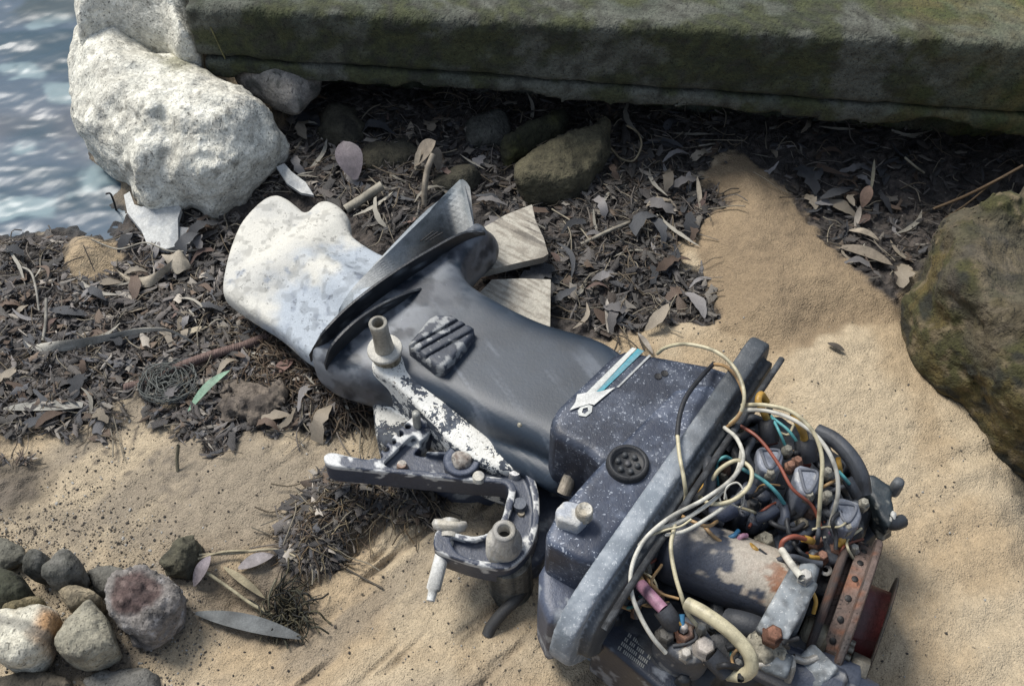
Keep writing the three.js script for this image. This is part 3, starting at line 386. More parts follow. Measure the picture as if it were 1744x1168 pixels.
// --- plates across the lower unit: the tall fin and two spray ridges
function sheet(name, low, high, th, col, mat, parent = motor) { // curved plate between two edges, given as photograph points with heights
  const a = new THREE.CatmullRomCurve3(PP(low)).getPoints(28), b = new THREE.CatmullRomCurve3(PP(high)).getPoints(28), n = a.length, R = 8, pos = [], idx = [];
  const nrm = a.map((p, i) => { const t = a[Math.min(i + 1, n - 1)].clone().sub(a[Math.max(i - 1, 0)]), s = b[i].clone().sub(p); if (s.length() < 1e-4) s.set(0, 1, 0); return t.cross(s).normalize(); });
  for (const side of [1, -1]) for (let i = 0; i < n; i++) for (let j = 0; j <= R; j++) { const p = a[i].clone().lerp(b[i], j / R).addScaledVector(nrm[i], side * th / 2); pos.push(p.x, p.y, p.z); }
  const at = (s, i, j) => s * n * (R + 1) + i * (R + 1) + j;
  for (let i = 0; i < n - 1; i++) { for (let j = 0; j < R; j++) { idx.push(at(0, i, j), at(0, i + 1, j), at(0, i, j + 1), at(0, i + 1, j), at(0, i + 1, j + 1), at(0, i, j + 1)); idx.push(at(1, i, j), at(1, i, j + 1), at(1, i + 1, j), at(1, i + 1, j), at(1, i, j + 1), at(1, i + 1, j + 1)); }
    for (const j of [0, R]) idx.push(at(0, i, j), at(1, i, j), at(0, i + 1, j), at(0, i + 1, j), at(1, i, j), at(1, i + 1, j)); }
  for (const i of [0, n - 1]) for (let j = 0; j < R; j++) idx.push(at(0, i, j), at(0, i, j + 1), at(1, i, j), at(1, i, j), at(0, i, j + 1), at(1, i, j + 1));
  let g = new THREE.BufferGeometry(); g.setAttribute('position', new THREE.Float32BufferAttribute(pos, 3)); g.setIndex(idx); g = g.toNonIndexed(); g.computeVertexNormals();
  // smooth the faces, keep the edges crisp
  return part(name, paint(g, col), mat, parent);
}
const finCol = (x, y, z) => { const n = fb(x * 14, y * 14, z * 14, 4), q = fb(x * 55, y * 55, z * 55, 3); let c = mixc([0.34, 0.38, 0.41], [0.48, 0.49, 0.48], ss(0.4, 0.6, n)); c = mixc(c, [0.06, 0.085, 0.10], 0.8 * ss(0.03, 0.0, 0.172 - y + 0.03 * (n - 0.5)) + 0.5 * ss(0.6, 0.7, q)); return c; };
{
  const onBody = (px, py) => { let h = 0.24; for (let i = 0; i < 160; i++) { const p = P(px, py, h); if (Math.min(housingF(p.x, p.y, p.z), caseF(p.x, p.y, p.z)) < 0.001) break; h -= 0.0015; } return Math.max(h, 0.03); };
  const low = (list, d = -0.006) => list.map(([a, b]) => [a, b, onBody(a, b) + d]);
  const rise = (list, up, dx = 0, dy = 0) => list.map(([a, b], i) => { const p = P(a, b, onBody(a, b)), u = Array.isArray(up) ? up[i] : up; p.y += u; const q = unP(p); return [q[0] + dx, q[1] + dy, p.y]; });
  const L1 = [[575, 548], [620, 508], [690, 456], [750, 420], [804, 388]];
  const fin = sheet('anti_ventilation_plate', low(L1), [[578, 526, onBody(575, 548) + 0.012], [606, 486, 0.128], [668, 420, 0.138], [730, 358, 0.150], [786, 306, 0.165]], 0.007, finCol, vmat(0.7));
  for (const k of [0, 1, 2]) part('vent_slot', tube([[716 + k * 8, 411 - k * 1, 0.1425], [738 + k * 8, 394 + k * 1, 0.146]], 0.0016, [0.012, 0.014, 0.016], 4, 6), M.rubber, fin);
  sheet('trailing_edge', [[797, 392, 0.12], [803, 388, 0.12], [806, 386, 0.12]], [[786, 306, 0.165], [793, 311, 0.163], [799, 320, 0.16]], 0.008, finCol, vmat(0.7), fin);
  const dark = (x, y, z) => mixc([0.02, 0.024, 0.03], [0.14, 0.16, 0.18], ss(0.66, 0.74, fb(x * 70, y * 70, z * 70, 3)));
  const R1 = [[530, 616], [556, 586], [600, 546], [668, 494], [738, 446], [790, 414], [826, 402]], R2 = [[556, 634], [568, 612], [600, 580], [640, 546], [690, 512], [718, 492]];
  sheet('spray_ridge', low(R1), rise(R1, [0.022, 0.034, 0.040, 0.040, 0.034, 0.026, 0.012]), 0.004, dark, M.paint);
  sheet('spray_ridge', low(R2), rise(R2, [0.022, 0.034, 0.038, 0.032, 0.018, 0.001]), 0.004, dark, M.paint);
}
// --- swivel bracket: flaked white and blue casting with the tilt tube stub
{
  const out = smooth(flat([[632, 625], [650, 606], [676, 604], [700, 622], [770, 688], [862, 752], [882, 772], [850, 786], [780, 775], [700, 750], [668, 760], [646, 752], [634, 690]], 0.08), 80), sd = sd2of(out);
  const bandSd = sd2of(smooth(flat([[634, 632], [644, 608], [664, 602], [684, 606], [704, 626], [790, 694], [870, 748], [888, 764], [880, 778], [842, 780], [775, 752], [730, 710], [676, 662]], 0.15), 80)), tx0 = P(658, 606, 0.16), tx1 = P(884, 770, 0.13), tilt = (x) => 0.054 * clamp((tx1.x - x) / (tx1.x - tx0.x)), band0 = ext(bandSd, 0.0, 0.112, 0.010), band = (x, y, z) => band0(x, y - tilt(x), z), f = suni(0.010, ext(sd, 0.0, 0.080, 0.012), band), [a, b] = planBox(out, 0.0, 0.20, 0.05);
  const sw = part('swivel_bracket', meshSDF(f, a, b, 0.0034, (x, y, z) => { const inb = bandSd(x, z) < 0.004 ? 1.0 : 0.62, v = inb * (0.85 + 0.3 * fb(x * 25, y * 25, z * 25, 3)); return [v, v, v]; }), M.mottle, motor, 'swivel bracket with flaking white and blue paint');
  const c0 = P(658, 606, 0.168); const tb = [0.50, 0.48, 0.42];
  part('tilt_tube', latheOn([[0.0085, 0.0], [0.0085, 0.088], [0.0115, 0.09], [0.0145, 0.088], [0.0145, 0.082], [0.0135, 0.06], [0.0155, 0.02], [0.0155, -0.02]], c0, new THREE.Vector3(-0.05, 1, 0.05), (x, y, z) => mixc([0.36, 0.34, 0.29], tb, ss(0.4, 0.6, fb(x * 60, y * 60, z * 60, 2)))), M.metal, sw);
  part('tube_bore', latheOn([[0.0, 0.04], [0.0084, 0.04]], c0, new THREE.Vector3(-0.05, 1, 0.05), [0.05, 0.045, 0.035]), M.rubber, sw);
  part('washer', latheOn([[0.0156, 0.014], [0.027, 0.014], [0.028, 0.018], [0.027, 0.022], [0.0156, 0.022]], c0, new THREE.Vector3(-0.05, 1, 0.05), [0.58, 0.56, 0.50]), M.chalky, sw);
  part('collar', latheOn([[0.022, -0.03], [0.023, 0.008], [0.016, 0.014]], c0, UP, painted([0.20, 0.17, 0.12], [0.42, 0.38, 0.30], 0.4)), M.rust, sw);
}
// --- clamp bracket: dark recessed casting with a worn raised rim
{
  const O = [[551, 776], [562, 770], [600, 777], [634, 780], [662, 750], [694, 716], [712, 704], [730, 706], [737, 722], [728, 740], [712, 754], [705, 764], [760, 768], [830, 764], [866, 770], [894, 786], [910, 812], [919, 850], [917, 895], [905, 930], [886, 955], [862, 968], [820, 964], [772, 950], [742, 936], [738, 918], [745, 902], [770, 905], [806, 912], [832, 906], [852, 886], [862, 852], [866, 832], [858, 824], [800, 818], [700, 808], [610, 798], [556, 790]];
  const h = 0.116, pts = flat(O, h), sd = sd2of(smooth(pts, 220)), full = ext(sd, 0.070, h, 0.0025);
  // pockets: floor lies 12 mm below the rim
  const sdIn = (list) => sd2of(smooth(flat(list, h), 90));
  const pocketA = sdIn([[654, 790], [672, 770], [690, 752], [704, 742], [712, 750], [716, 766], [760, 775], [830, 774], [862, 780], [885, 796], [899, 820], [907, 855], [904, 895], [893, 925], [880, 935], [862, 925], [858, 905], [868, 880], [878, 845], [878, 825], [862, 814], [800, 808], [720, 800]]);
  const pocketB = sdIn([[768, 916], [800, 922], [830, 918], [838, 925], [838, 942], [850, 955], [820, 953], [780, 940]]);
  let holes = (x, z) => 1; const hs = [[645, 776], [657, 764], [669, 751], [681, 738], [694, 725]].map(([a, b]) => P(a, b, h)); holes = (x, z) => { let d = 1; for (const q of hs) d = Math.min(d, Math.hypot(x - q.x, z - q.z) - 0.0055); return d; };
  const f = (x, y, z) => { let d = full(x, y, z); d = smax(d, -Math.max(Math.min(pocketA(x, z), pocketB(x, z)) - 0.0008, 0.100 - y), 0.0014); return Math.max(d, -holes(x, z)); };
  const [a, b] = planBox(pts, 0.070, h, 0.012);
  const cb = part('clamp_bracket', meshSDF(f, a, b, 0.0026, (x, y, z, nx, ny) => { const n = fb(x * 50, y * 50, z * 50, 3), g = fb(x * 11, 2, z * 11, 3); const e = Math.min(Math.abs(sd(x, z)), Math.abs(pocketA(x, z)), Math.abs(pocketB(x, z))), rim = y > 0.108; let c = mixc(NAVY, [0.07, 0.085, 0.12], g); const left = ss(-0.22, -0.30, x); if (rim) c = mixc(c, WHITE, 0.95 * ss(0.60, 0.64, n + 0.22 * (g - 0.5) + 0.16 * ss(0.0032, 0.0005, e) + 0.25 * left)); else c = mixc(c, WHITE, 0.8 * ss(0.70, 0.74, n)); return c; }), M.paint, motor, 'dark blue C shaped clamp bracket with worn white rim and a row of holes');
  const onB = (px, py, d = 0.136) => P(px, py, d);
  const hexBolt = (px, py, base, r, hh, col, mat, name = 'bolt') => part(name, (() => { const g = new THREE.CylinderGeometry(r * 0.8, r, hh, 14); const p = P(px, py, base + hh); g.rotateY(0.4); g.translate(p.x, base + hh / 2, p.z); return paint(g.toNonIndexed(), col); })(), mat, cb);
  hexBolt(877, 801, 0.100, 0.012, 0.010, painted([0.30, 0.31, 0.32], [0.6, 0.6, 0.6], 0.5), M.metal); hexBolt(885, 857, 0.100, 0.0125, 0.012, painted([0.06, 0.07, 0.09], [0.4, 0.4, 0.4], 0.35), M.paint);
  hexBolt(888, 873, 0.100, 0.006, 0.004, [0.34, 0.30, 0.24], M.rust); hexBolt(684, 790, 0.104, 0.009, 0.008, painted([0.26, 0.17, 0.13], [0.5, 0.46, 0.42], 0.4), M.rust); hexBolt(815, 810, 0.112, 0.011, 0.008, painted([0.5, 0.48, 0.42], [0.3, 0.3, 0.3], 0.4), M.chalky);
  { const p = P(786, 780, 0.126); part('pivot_washer', latheOn([[0, -0.024], [0.028, -0.024], [0.0285, -0.006], [0.025, -0.004], [0.018, -0.006], [0, -0.007]], p, UP, painted(NAVY2, OXIDE, 0.3)), M.paint, cb); part('pivot_bolt', meshSDF((x, y, z) => Math.hypot(x - p.x, (y - p.y + 0.004) * 1.6, z - p.z) - 0.0165 - 0.006 * (fb(x * 110, y * 110, z * 110, 3) - 0.5), [p.x - 0.025, p.y - 0.02, p.z - 0.025], [p.x + 0.025, p.y + 0.02, p.z + 0.025], 0.0022, speck([0.40, 0.37, 0.34], [0.20, 0.16, 0.14], 90)), M.rust, cb, 'corroded pivot bolt head'); }
  { const p = P(712, 735, 0.10); part('stop_pin', latheOn([[0, 0.052], [0.006, 0.052], [0.0065, 0.045], [0.0065, -0.01]], p, UP, [0.46, 0.46, 0.42], 14), M.metal, cb); const q = P(724, 716, 0.116); part('arm_boss', latheOn([[0, 0.01], [0.010, 0.010], [0.0125, 0.006], [0.013, -0.03]], q, UP, painted(NAVY2, [0.45, 0.46, 0.46], 0.45)), M.paint, cb); }
  { const p = P(858, 935, 0.106); part('tilt_tube_end', latheOn([[0.009, 0.03], [0.009, 0.060], [0.012, 0.063], [0.0175, 0.060], [0.018, 0.035], [0.026, 0.028], [0.0265, -0.02]], p, new THREE.Vector3(0.02, 1, 0.04), painted([0.40, 0.38, 0.33], [0.58, 0.56, 0.52], 0.5)), M.chalky, cb); part('tube_bore', latheOn([[0, 0.04], [0.0092, 0.04]], p, new THREE.Vector3(0.02, 1, 0.04), [0.035, 0.03, 0.025]), M.rubber, cb);
    part('lower_tube', cylBetween(new THREE.Vector3(p.x + 0.012, -0.03, p.z + 0.012), new THREE.Vector3(p.x + 0.006, 0.09, p.z + 0.006), 0.034, 0.034, painted([0.045, 0.047, 0.045], [0.20, 0.19, 0.165], 0.45, 60), 28), M.rust, cb); }
  // clamp screw through the lower jaw
  const s0 = P(766, 893, 0.104), s1 = P(741, 992, 0.085), sdv = s1.clone().sub(s0).normalize();
  part('clamp_screw', latheOn([[0, -0.001], [0.012, 0], [0.013, 0.03], [0.0105, 0.045], [0.0105, 0.098], [0.007, 0.101], [0.006, 0.115], [0, 0.116]], s0, sdv, painted([0.62, 0.62, 0.59], [0.40, 0.40, 0.38], 0.3)), M.chalky, cb, 'pale corroded clamp screw');
  part('clamp_pad', latheOn([[0, -0.006], [0.024, -0.006], [0.027, 0], [0.024, 0.008], [0.014, 0.012]], s0, sdv.clone().add(new THREE.Vector3(0.1, -0.5, 0.2)), painted([0.46, 0.43, 0.36], [0.62, 0.60, 0.55], 0.5)), M.chalky, cb);
  part('screw_neck', cylBetween(P(768, 888, 0.108), P(764, 918, 0.106), 0.015, 0.014, painted([0.40, 0.38, 0.33], [0.6, 0.6, 0.57], 0.4), 18), M.chalky, cb);
  // the second bracket arm below, resting on the sand
  slab('lower_bracket', [[700, 800], [860, 770], [925, 800], [965, 830], [958, 880], [925, 950], [890, 965], [880, 860], [850, 830], [760, 825]], 0.055, -0.02, 0.055, 0.012, 0.005, painted([0.045, 0.055, 0.08], [0.33, 0.35, 0.37], 0.25), M.paint, motor, 70, (f0) => (x, y, z) => f0(x, y, z) + 0.004 * (fb(x * 45, y * 45, z * 45, 3) - 0.5));
}
// --- lower cowl pan
const speckled = (base, light, dust) => (x, y, z) => { const g = fb(x * 9, y * 9, z * 9, 3), k = n3(x * 230, y * 230, z * 230), f = fb(x * 90, y * 90, z * 90, 2); let c = mixc(base, light, dust * ss(0.4, 0.7, g)); c = mixc(c, light, 0.55 * ss(0.60, 0.72, f) * ss(0.42, 0.6, g)); return mixc(c, [0.55, 0.57, 0.6], 0.75 * ss(0.86, 0.95, k + 0.12 * (g - 0.5))); };
const panCol = (x, y, z) => { const g = fb(x * 9, y * 9, z * 9, 3), v = 0.8 + 0.5 * g; return [v, v, v]; };
const panUpper = slab('cowl_pan', [[940, 708], [950, 690], [1045, 600], [1066, 592], [1110, 600], [1210, 618], [1275, 640], [1250, 700], [1070, 800], [1020, 790], [1000, 770], [944, 742], [937, 725]], 0.252, 0.085, 0.252, 0.016, 0.0045, panCol, M.pan, motor, 0);
const panFront = slab('pan_front', [[1062, 748], [1010, 800], [950, 868], [930, 905], [932, 925], [985, 955], [1012, 962], [1100, 860], [1250, 690], [1215, 650], [1150, 660]], 0.262, 0.02, 0.262, 0.012, 0.0045, (x, y, z) => { const g = fb(x * 9, y * 9, z * 9, 3), v = 0.9 + 1.0 * ss(0.35, 0.65, g); return [v, v, v]; }, M.pan);
slab('pan_corner', [[918, 972], [932, 948], [975, 962], [1010, 1000], [975, 1050], [935, 1060], [918, 1020]], 0.175, 0.03, 0.175, 0.014, 0.005, painted([0.05, 0.062, 0.095], [0.3, 0.33, 0.37], 0.2), M.paint);
slab('mounting_block', [[946, 866], [962, 850], [1000, 858], [1002, 880], [985, 896], [950, 884]], 0.285, 0.24, 0.285, 0.005, 0.0035, painted([0.30, 0.32, 0.35], [0.60, 0.60, 0.58], 0.5, 70), M.chalky, panFront);
{ // hollow bolt in the block, round plug in the pan, bracket socket
  part('bolt', latheOn([[0, 0.004], [0.006, 0.004], [0.010, 0.010], [0.012, 0.006], [0.012, -0.01]], P(995, 873, 0.287), UP, painted([0.34, 0.31, 0.26], [0.6, 0.58, 0.54], 0.5), 14), M.rust, panFront);
  const c = P(1069, 792, 0.262), ring = part('drain_plug', latheOn([[0.0, 0.0025], [0.021, 0.0025], [0.022, 0.009], [0.026, 0.010], [0.029, 0.007], [0.030, -0.002]], c, UP, [0.02, 0.022, 0.026], 40), M.rubber, panFront, 'black round grommet with a ring of holes');
  for (let i = 0; i < 6; i++) { const a = i / 6 * 6.283 + 0.3; part('lug', latheOn([[0, 0.006], [0.0035, 0.006], [0.0045, 0.002]], c.clone().add(new THREE.Vector3(Math.cos(a) * 0.0135, 0.0015, Math.sin(a) * 0.0135)), UP, [0.055, 0.06, 0.065], 10), M.rubber, ring); }
  part('lug', latheOn([[0, 0.005], [0.004, 0.005], [0.005, 0.002]], c.clone().add(new THREE.Vector3(0, 0.0015, 0)), UP, [0.08, 0.08, 0.085], 10), M.rubber, ring);
  for (const [a, b] of [[1121, 641], [1132, 636]]) part('screw_hole', latheOn([[0, 0], [0.005, 0], [0.0055, 0.0008]], P(a, b, 0.2527), UP, [0.008, 0.008, 0.01], 12), M.rubber, panUpper);
  part('steering_rod', tube([[965, 800, 0.16], [985, 812, 0.15], [1000, 790, 0.17]], 0.011, speck([0.36, 0.31, 0.25], [0.20, 0.17, 0.14], 60)), M.rust, motor); part('steering_rod', tube([[960, 840, 0.14], [975, 800, 0.165], [985, 775, 0.18]], 0.011, speck([0.40, 0.35, 0.29], [0.22, 0.19, 0.15], 60)), M.rust, motor);
  part('corroded_lug', meshSDF((x, y, z) => { const p = P(965, 768, 0.165); return Math.hypot((x - p.x) * 0.7, y - p.y, z - p.z) - 0.016 - 0.012 * (fb(x * 70, y * 70, z * 70, 3) - 0.5); }, (() => { const p = P(965, 768, 0.165); return [p.x - 0.04, p.y - 0.03, p.z - 0.03]; })(), (() => { const p = P(965, 768, 0.165); return [p.x + 0.04, p.y + 0.03, p.z + 0.03]; })(), 0.003, speck([0.30, 0.26, 0.19], [0.10, 0.09, 0.07], 70)), M.rust, motor);
}
// --- rim of the pan: a long flange with a rounded front end reaching down to the sand
let flange;
{
  const A = P(1297, 578, 0.285), B = P(1022, 975, 0.285), v = new THREE.Vector3(B.x - A.x, 0, B.z - A.z), L = v.length(); v.normalize(); const u = new THREE.Vector3(v.z, 0, -v.x);
  if (u.x < 0) u.negate(); const Et = P(940, 1118, 0.19), SE = (Et.x - A.x) * v.x + (Et.z - A.z) * v.z;
  const prof = smooth([[0.0, -0.03], [0, 0.12], [0.0, 0.284], [0.1, 0.287], [0.25, 0.287], [SE - 0.13, 0.286], [SE - 0.05, 0.280], [SE - 0.014, 0.255], [SE, 0.20], [SE - 0.012, 0.16], [SE - 0.05, 0.10], [SE - 0.09, 0.04], [SE - 0.10, -0.03], [0.3, -0.04]], 160), sp = sd2of(prof);
  const f = (x, y, z) => { const dx = x - A.x, dz = z - A.z, s = dx * v.x + dz * v.z, t = dx * u.x + dz * u.z; const d = sp(s, y); const th = 0.030; const a = d + 0.004, b = Math.abs(t) - th / 2 + 0.004; let o = Math.min(Math.max(a, b), 0) + Math.hypot(Math.max(a, 0), Math.max(b, 0)) - 0.004; o = Math.min(o, Math.max(d + 0.022, Math.abs(t - 0.020) - 0.010)); // lip towards the engine
    return Math.max(o, -Math.max(d + 0.10, 0.004 - Math.abs(s - L / 2) * 0)); };
  const e0 = A.clone().addScaledVector(v, -0.02), e1 = A.clone().addScaledVector(v, L + 0.14); const [a, b] = box([e0.clone().setY(-0.05), e1.clone().setY(0.29)], 0.05);
  flange = part('cowl_flange', meshSDF(f, a, b, 0.0045, (x, y, z, nx, ny) => { const n = fb(x * 60, y * 60, z * 60, 3), g = fb(x * 7, y * 7, z * 7, 3), s = (x - A.x) * v.x + (z - A.z) * v.z; const k = mix(0.20, 0.70, ss(0.14, 0.34, s + 0.3 * (g - 0.5) + 0.1 * (n - 0.5))) * (0.85 + 0.3 * n); const lip = ((x - A.x) * u.x + (z - A.z) * u.z) > 0.0165 ? 0.3 : 1; return [k * 0.97 * lip, k * lip, k * 1.03 * lip]; }), M.oxide, motor, 'long oxidised grey rim of the lower cowl');
  const rub = [], sL = 60; // foam seal strip along the rim
  const line = []; for (let i = 0; i <= sL; i++) { const s = 0.01 + (SE - 0.05) * i / sL; const y = s < SE - 0.13 ? 0.284 : 0.284 - 2 * Math.pow(s - SE + 0.13, 2); line.push(A.clone().addScaledVector(v, s).addScaledVector(u, 0.0395).setY(y - 0.006)); }
  part('seal_strip', tube(line, 0.005, speck([0.02, 0.022, 0.026], [0.10, 0.11, 0.12], 90), 120, 6), M.rubber, flange);
  const bp = P(1030, 1050, 0.17); part('bolt', latheOn([[0, 0.012], [0.008, 0.012], [0.011, 0.008], [0.011, -0.02]], bp, u.clone().multiplyScalar(1).add(new THREE.Vector3(0, 0.4, 0)), [0.30, 0.32, 0.34], 12), M.metal, flange);
}
// --- decal remnants on the pan
function decal(name, out, h, col, parent, hole, label) { const sh = new THREE.Shape(flat(out, h).map(([x, z]) => new THREE.Vector2(x, -z))); if (hole) sh.holes.push(new THREE.Path(flat(hole, h).map(([x, z]) => new THREE.Vector2(x, -z)))); const g = new THREE.ExtrudeGeometry(sh, { depth: 0.0009, bevelEnabled: false }); g.rotateX(-Math.PI / 2); g.translate(0, h, 0); g.computeVertexNormals(); return part(name, paint(g, col), M.wire, parent, label); }
const decCol = (c) => (x, y, z) => mixc(c, [0.25, 0.27, 0.28], 0.5 * ss(0.6, 0.7, fb(x * 80, 1, z * 80, 2)));
{ const h = 0.2526, wh = [0.66, 0.67, 0.63];
  decal('decal_stripe', [[1077, 592], [1084, 594], [1015, 668], [998, 670]], h, decCol(wh), panUpper, null, 'white decal stripe');
  decal('decal_stripe', [[1086, 594], [1097, 598], [1028, 665], [1012, 670], [1018, 665]], h, decCol([0.035, 0.33, 0.42]), panUpper, null, 'teal blue decal stripe');
  decal('decal_edge', [[1106, 604], [1109, 606], [1054, 660], [1050, 660]], h, decCol([0.45, 0.46, 0.45]), panUpper);
  const wy = 0.0016; decal('torn_decal', [[983, 672], [1000, 669], [1022, 667], [1048, 660], [1026, 678], [1012, 690], [1004, 688], [990, 692], [970, 699], [980, 686]], h + wy, decCol([0.74, 0.74, 0.70]), panUpper, null, 'torn white peeling decal');
  decal('decal_digit', [[990, 692], [1000, 688], [1009, 692], [1008, 702], [998, 710], [986, 708], [984, 700]], h + 0.0004, decCol(wh), panUpper, [[993, 696], [1001, 694], [1002, 700], [996, 705], [991, 703]], 'white decal digit 0');
}
// --- powerhead
const head = part('engine_block', (() => { // dark block with bosses, ribs and gaps
  const pts = flat([[1090, 880], [1170, 800], [1255, 715], [1330, 712], [1400, 745], [1462, 810], [1480, 870], [1452, 960], [1410, 1060], [1370, 1120], [1300, 1150], [1200, 1175], [1120, 1150], [1040, 1070], [1050, 990]], 0.15), sd = sd2of(pts), base = ext(sd, 0.0, 0.15, 0.02);
  const [a, b] = planBox(pts, -0.01, 0.2, 0.03); return meshSDF((x, y, z) => base(x, y, z) - 0.020 * Math.round(2 * fb(x * 22, 5, z * 22, 2)) - 0.012 * (fb(x * 50, y * 50, z * 50, 2) - 0.5) + 0.012, a, b, 0.005, painted([0.014, 0.016, 0.02], [0.08, 0.085, 0.09], 0.12));
})(), M.rubber, motor, 'dark grimy engine block');
const EB = motor;
{ // starter motor
  const a = P(1138, 928, 0.195), b = P(1328, 1004, 0.195), d = b.clone().sub(a).normalize();
  const sc = (x, y, z) => { const s = (x - a.x) * d.x + (z - a.z) * d.z, n = fb(x * 26, y * 26, z * 26, 4), q = fb(x * 70, y * 70, z * 70, 3); let c = mixc([0.040, 0.048, 0.07], [0.07, 0.08, 0.105], n); const m = ss(0.50, 0.54, n + 7 * (y - 0.228) + 0.1 * (q - 0.5)) * ss(0.02, 0.05, s + 0.06 * (q - 0.5)); c = mixc(c, [0.46, 0.41, 0.34], m); const r = ss(0.52, 0.6, q) * m * ss(0.10, 0.19, s + 0.15 * (n - 0.5)); return mixc(c, [0.26, 0.10, 0.04], 0.9 * r); };
  const st = part('starter_motor', latheOn([[0, -0.012], [0.025, -0.012], [0.042, -0.004], [0.048, 0.004], ...Array.from({ length: 44 }, (_, i) => [0.0495, 0.01 + i * 0.0041]), [0.046, 0.190], [0, 0.190]], a, d, sc, 96), M.paint, motor, 'starter motor cylinder with peeling tan patch and rust');
  part('end_cap', latheOn([[0, -0.035], [0.028, -0.035], [0.036, -0.028], [0.038, -0.006], [0.03, 0]], a, d, painted([0.12, 0.13, 0.15], [0.5, 0.5, 0.48], 0.4)), M.chalky, st);
  part('end_ring', latheOn([[0.048, 0.168], [0.052, 0.169], [0.053, 0.186], [0.048, 0.194], [0.0, 0.196]], a, d, crust, 48), M.oxide, st);
}
function bar(name, p, q, w, th, col, mat, parent = motor, r = 0.004, cell = 0.0035) { // rounded bar between two points, w wide, th thick, flat side up
  const d = q.clone().sub(p), L = d.length(); d.normalize(); const s = new THREE.Vector3(d.z, 0, -d.x).normalize(), n = s.clone().cross(d).normalize(), c = p.clone().add(q).multiplyScalar(0.5);
  const f = (x, y, z) => { const X = x - c.x, Y = y - c.y, Z = z - c.z, a = Math.abs(X * d.x + Y * d.y + Z * d.z) - L / 2 + r, b = Math.abs(X * s.x + Y * s.y + Z * s.z) - w / 2 + r, e = Math.abs(X * n.x + Y * n.y + Z * n.z) - th / 2 + r; return Math.min(Math.max(a, b, e), 0) + Math.hypot(Math.max(a, 0), Math.max(b, 0), Math.max(e, 0)) - r; };
  const [a, b] = box([p, q], Math.max(w, th) * 0.8 + 0.01); return part(name, meshSDF(f, a, b, cell, col), mat, parent);
}
function bolt(px, py, h, r, hh, col, mat = M.rust, parent = motor, axis = UP, name = 'bolt') { return part(name, (() => { const g = latheOn([[0, hh], [r * 0.8, hh], [r, hh * 0.75], [r, 0], [r * 1.35, 0], [r * 1.35, -0.012], [0, -0.012]], P(px, py, h), axis, col, 6); return g; })(), mat, parent); }
{
  const strap = bar('starter_strap', P(1370, 982, 0.262), P(1310, 1090, 0.235), 0.040, 0.022, crust, M.oxide);
  bolt(1371, 983, 0.272, 0.0085, 0.010, [0.52, 0.50, 0.46], M.chalky, strap); bolt(1318, 1080, 0.248, 0.011, 0.006, [0.24, 0.115, 0.075], M.rust, strap);
  part('corrosion_lump', meshSDF((x, y, z) => { const p = P(1308, 1100, 0.21); return Math.hypot(x - p.x, y - p.y, z - p.z) - 0.026 - 0.022 * (fb(x * 70, y * 70, z * 70, 3) - 0.5); }, (() => { const p = P(1308, 1100, 0.21); return [p.x - 0.05, p.y - 0.05, p.z - 0.05]; })(), (() => { const p = P(1308, 1100, 0.21); return [p.x + 0.05, p.y + 0.05, p.z + 0.05]; })(), 0.003, speck([0.40, 0.37, 0.30], [0.12, 0.12, 0.11], 80)), M.rust, strap);
  bar('clamp_strap', P(1330, 1108, 0.215), P(1316, 1150, 0.20), 0.035, 0.02, crust, M.oxide); bar('clamp_strap', P(1408, 1118, 0.195), P(1368, 1158, 0.18), 0.045, 0.024, crust, M.oxide);
  part('tie_rod', tube([[1352, 1120, 0.205], [1372, 1126, 0.2], [1392, 1120, 0.2]], 0.005, [0.42, 0.40, 0.36]), M.metal, motor); part('tie_rod', tube([[1288, 1134, 0.205], [1306, 1131, 0.21], [1318, 1132, 0.21]], 0.005, [0.42, 0.40, 0.36]), M.metal, motor);
  part('tie_rod', tube([[1348, 1118, 0.21], [1350, 1135, 0.21], [1342, 1160, 0.19]], 0.005, [0.35, 0.34, 0.31]), M.metal, motor);
  part('solenoid_body', latheOn([[0, -0.05], [0.03, -0.05], [0.032, 0.05], [0.026, 0.056], [0, 0.056]], P(1360, 1150, 0.165), U, painted([0.045, 0.055, 0.08], [0.3, 0.3, 0.3], 0.2)), M.paint, motor);
  part('solenoid_body', latheOn([[0, -0.05], [0.028, -0.05], [0.03, 0.03], [0.02, 0.036], [0.018, 0.06], [0, 0.06]], P(1412, 1150, 0.15), U, painted([0.045, 0.055, 0.08], [0.3, 0.3, 0.3], 0.2)), M.paint, motor);
  part('rubber_cushion', tube([[1240, 1058, 0.2], [1262, 1062, 0.21], [1290, 1072, 0.21], [1306, 1088, 0.2]], 0.017, [0.030, 0.034, 0.042], 20, 14), M.rubber, motor);
}
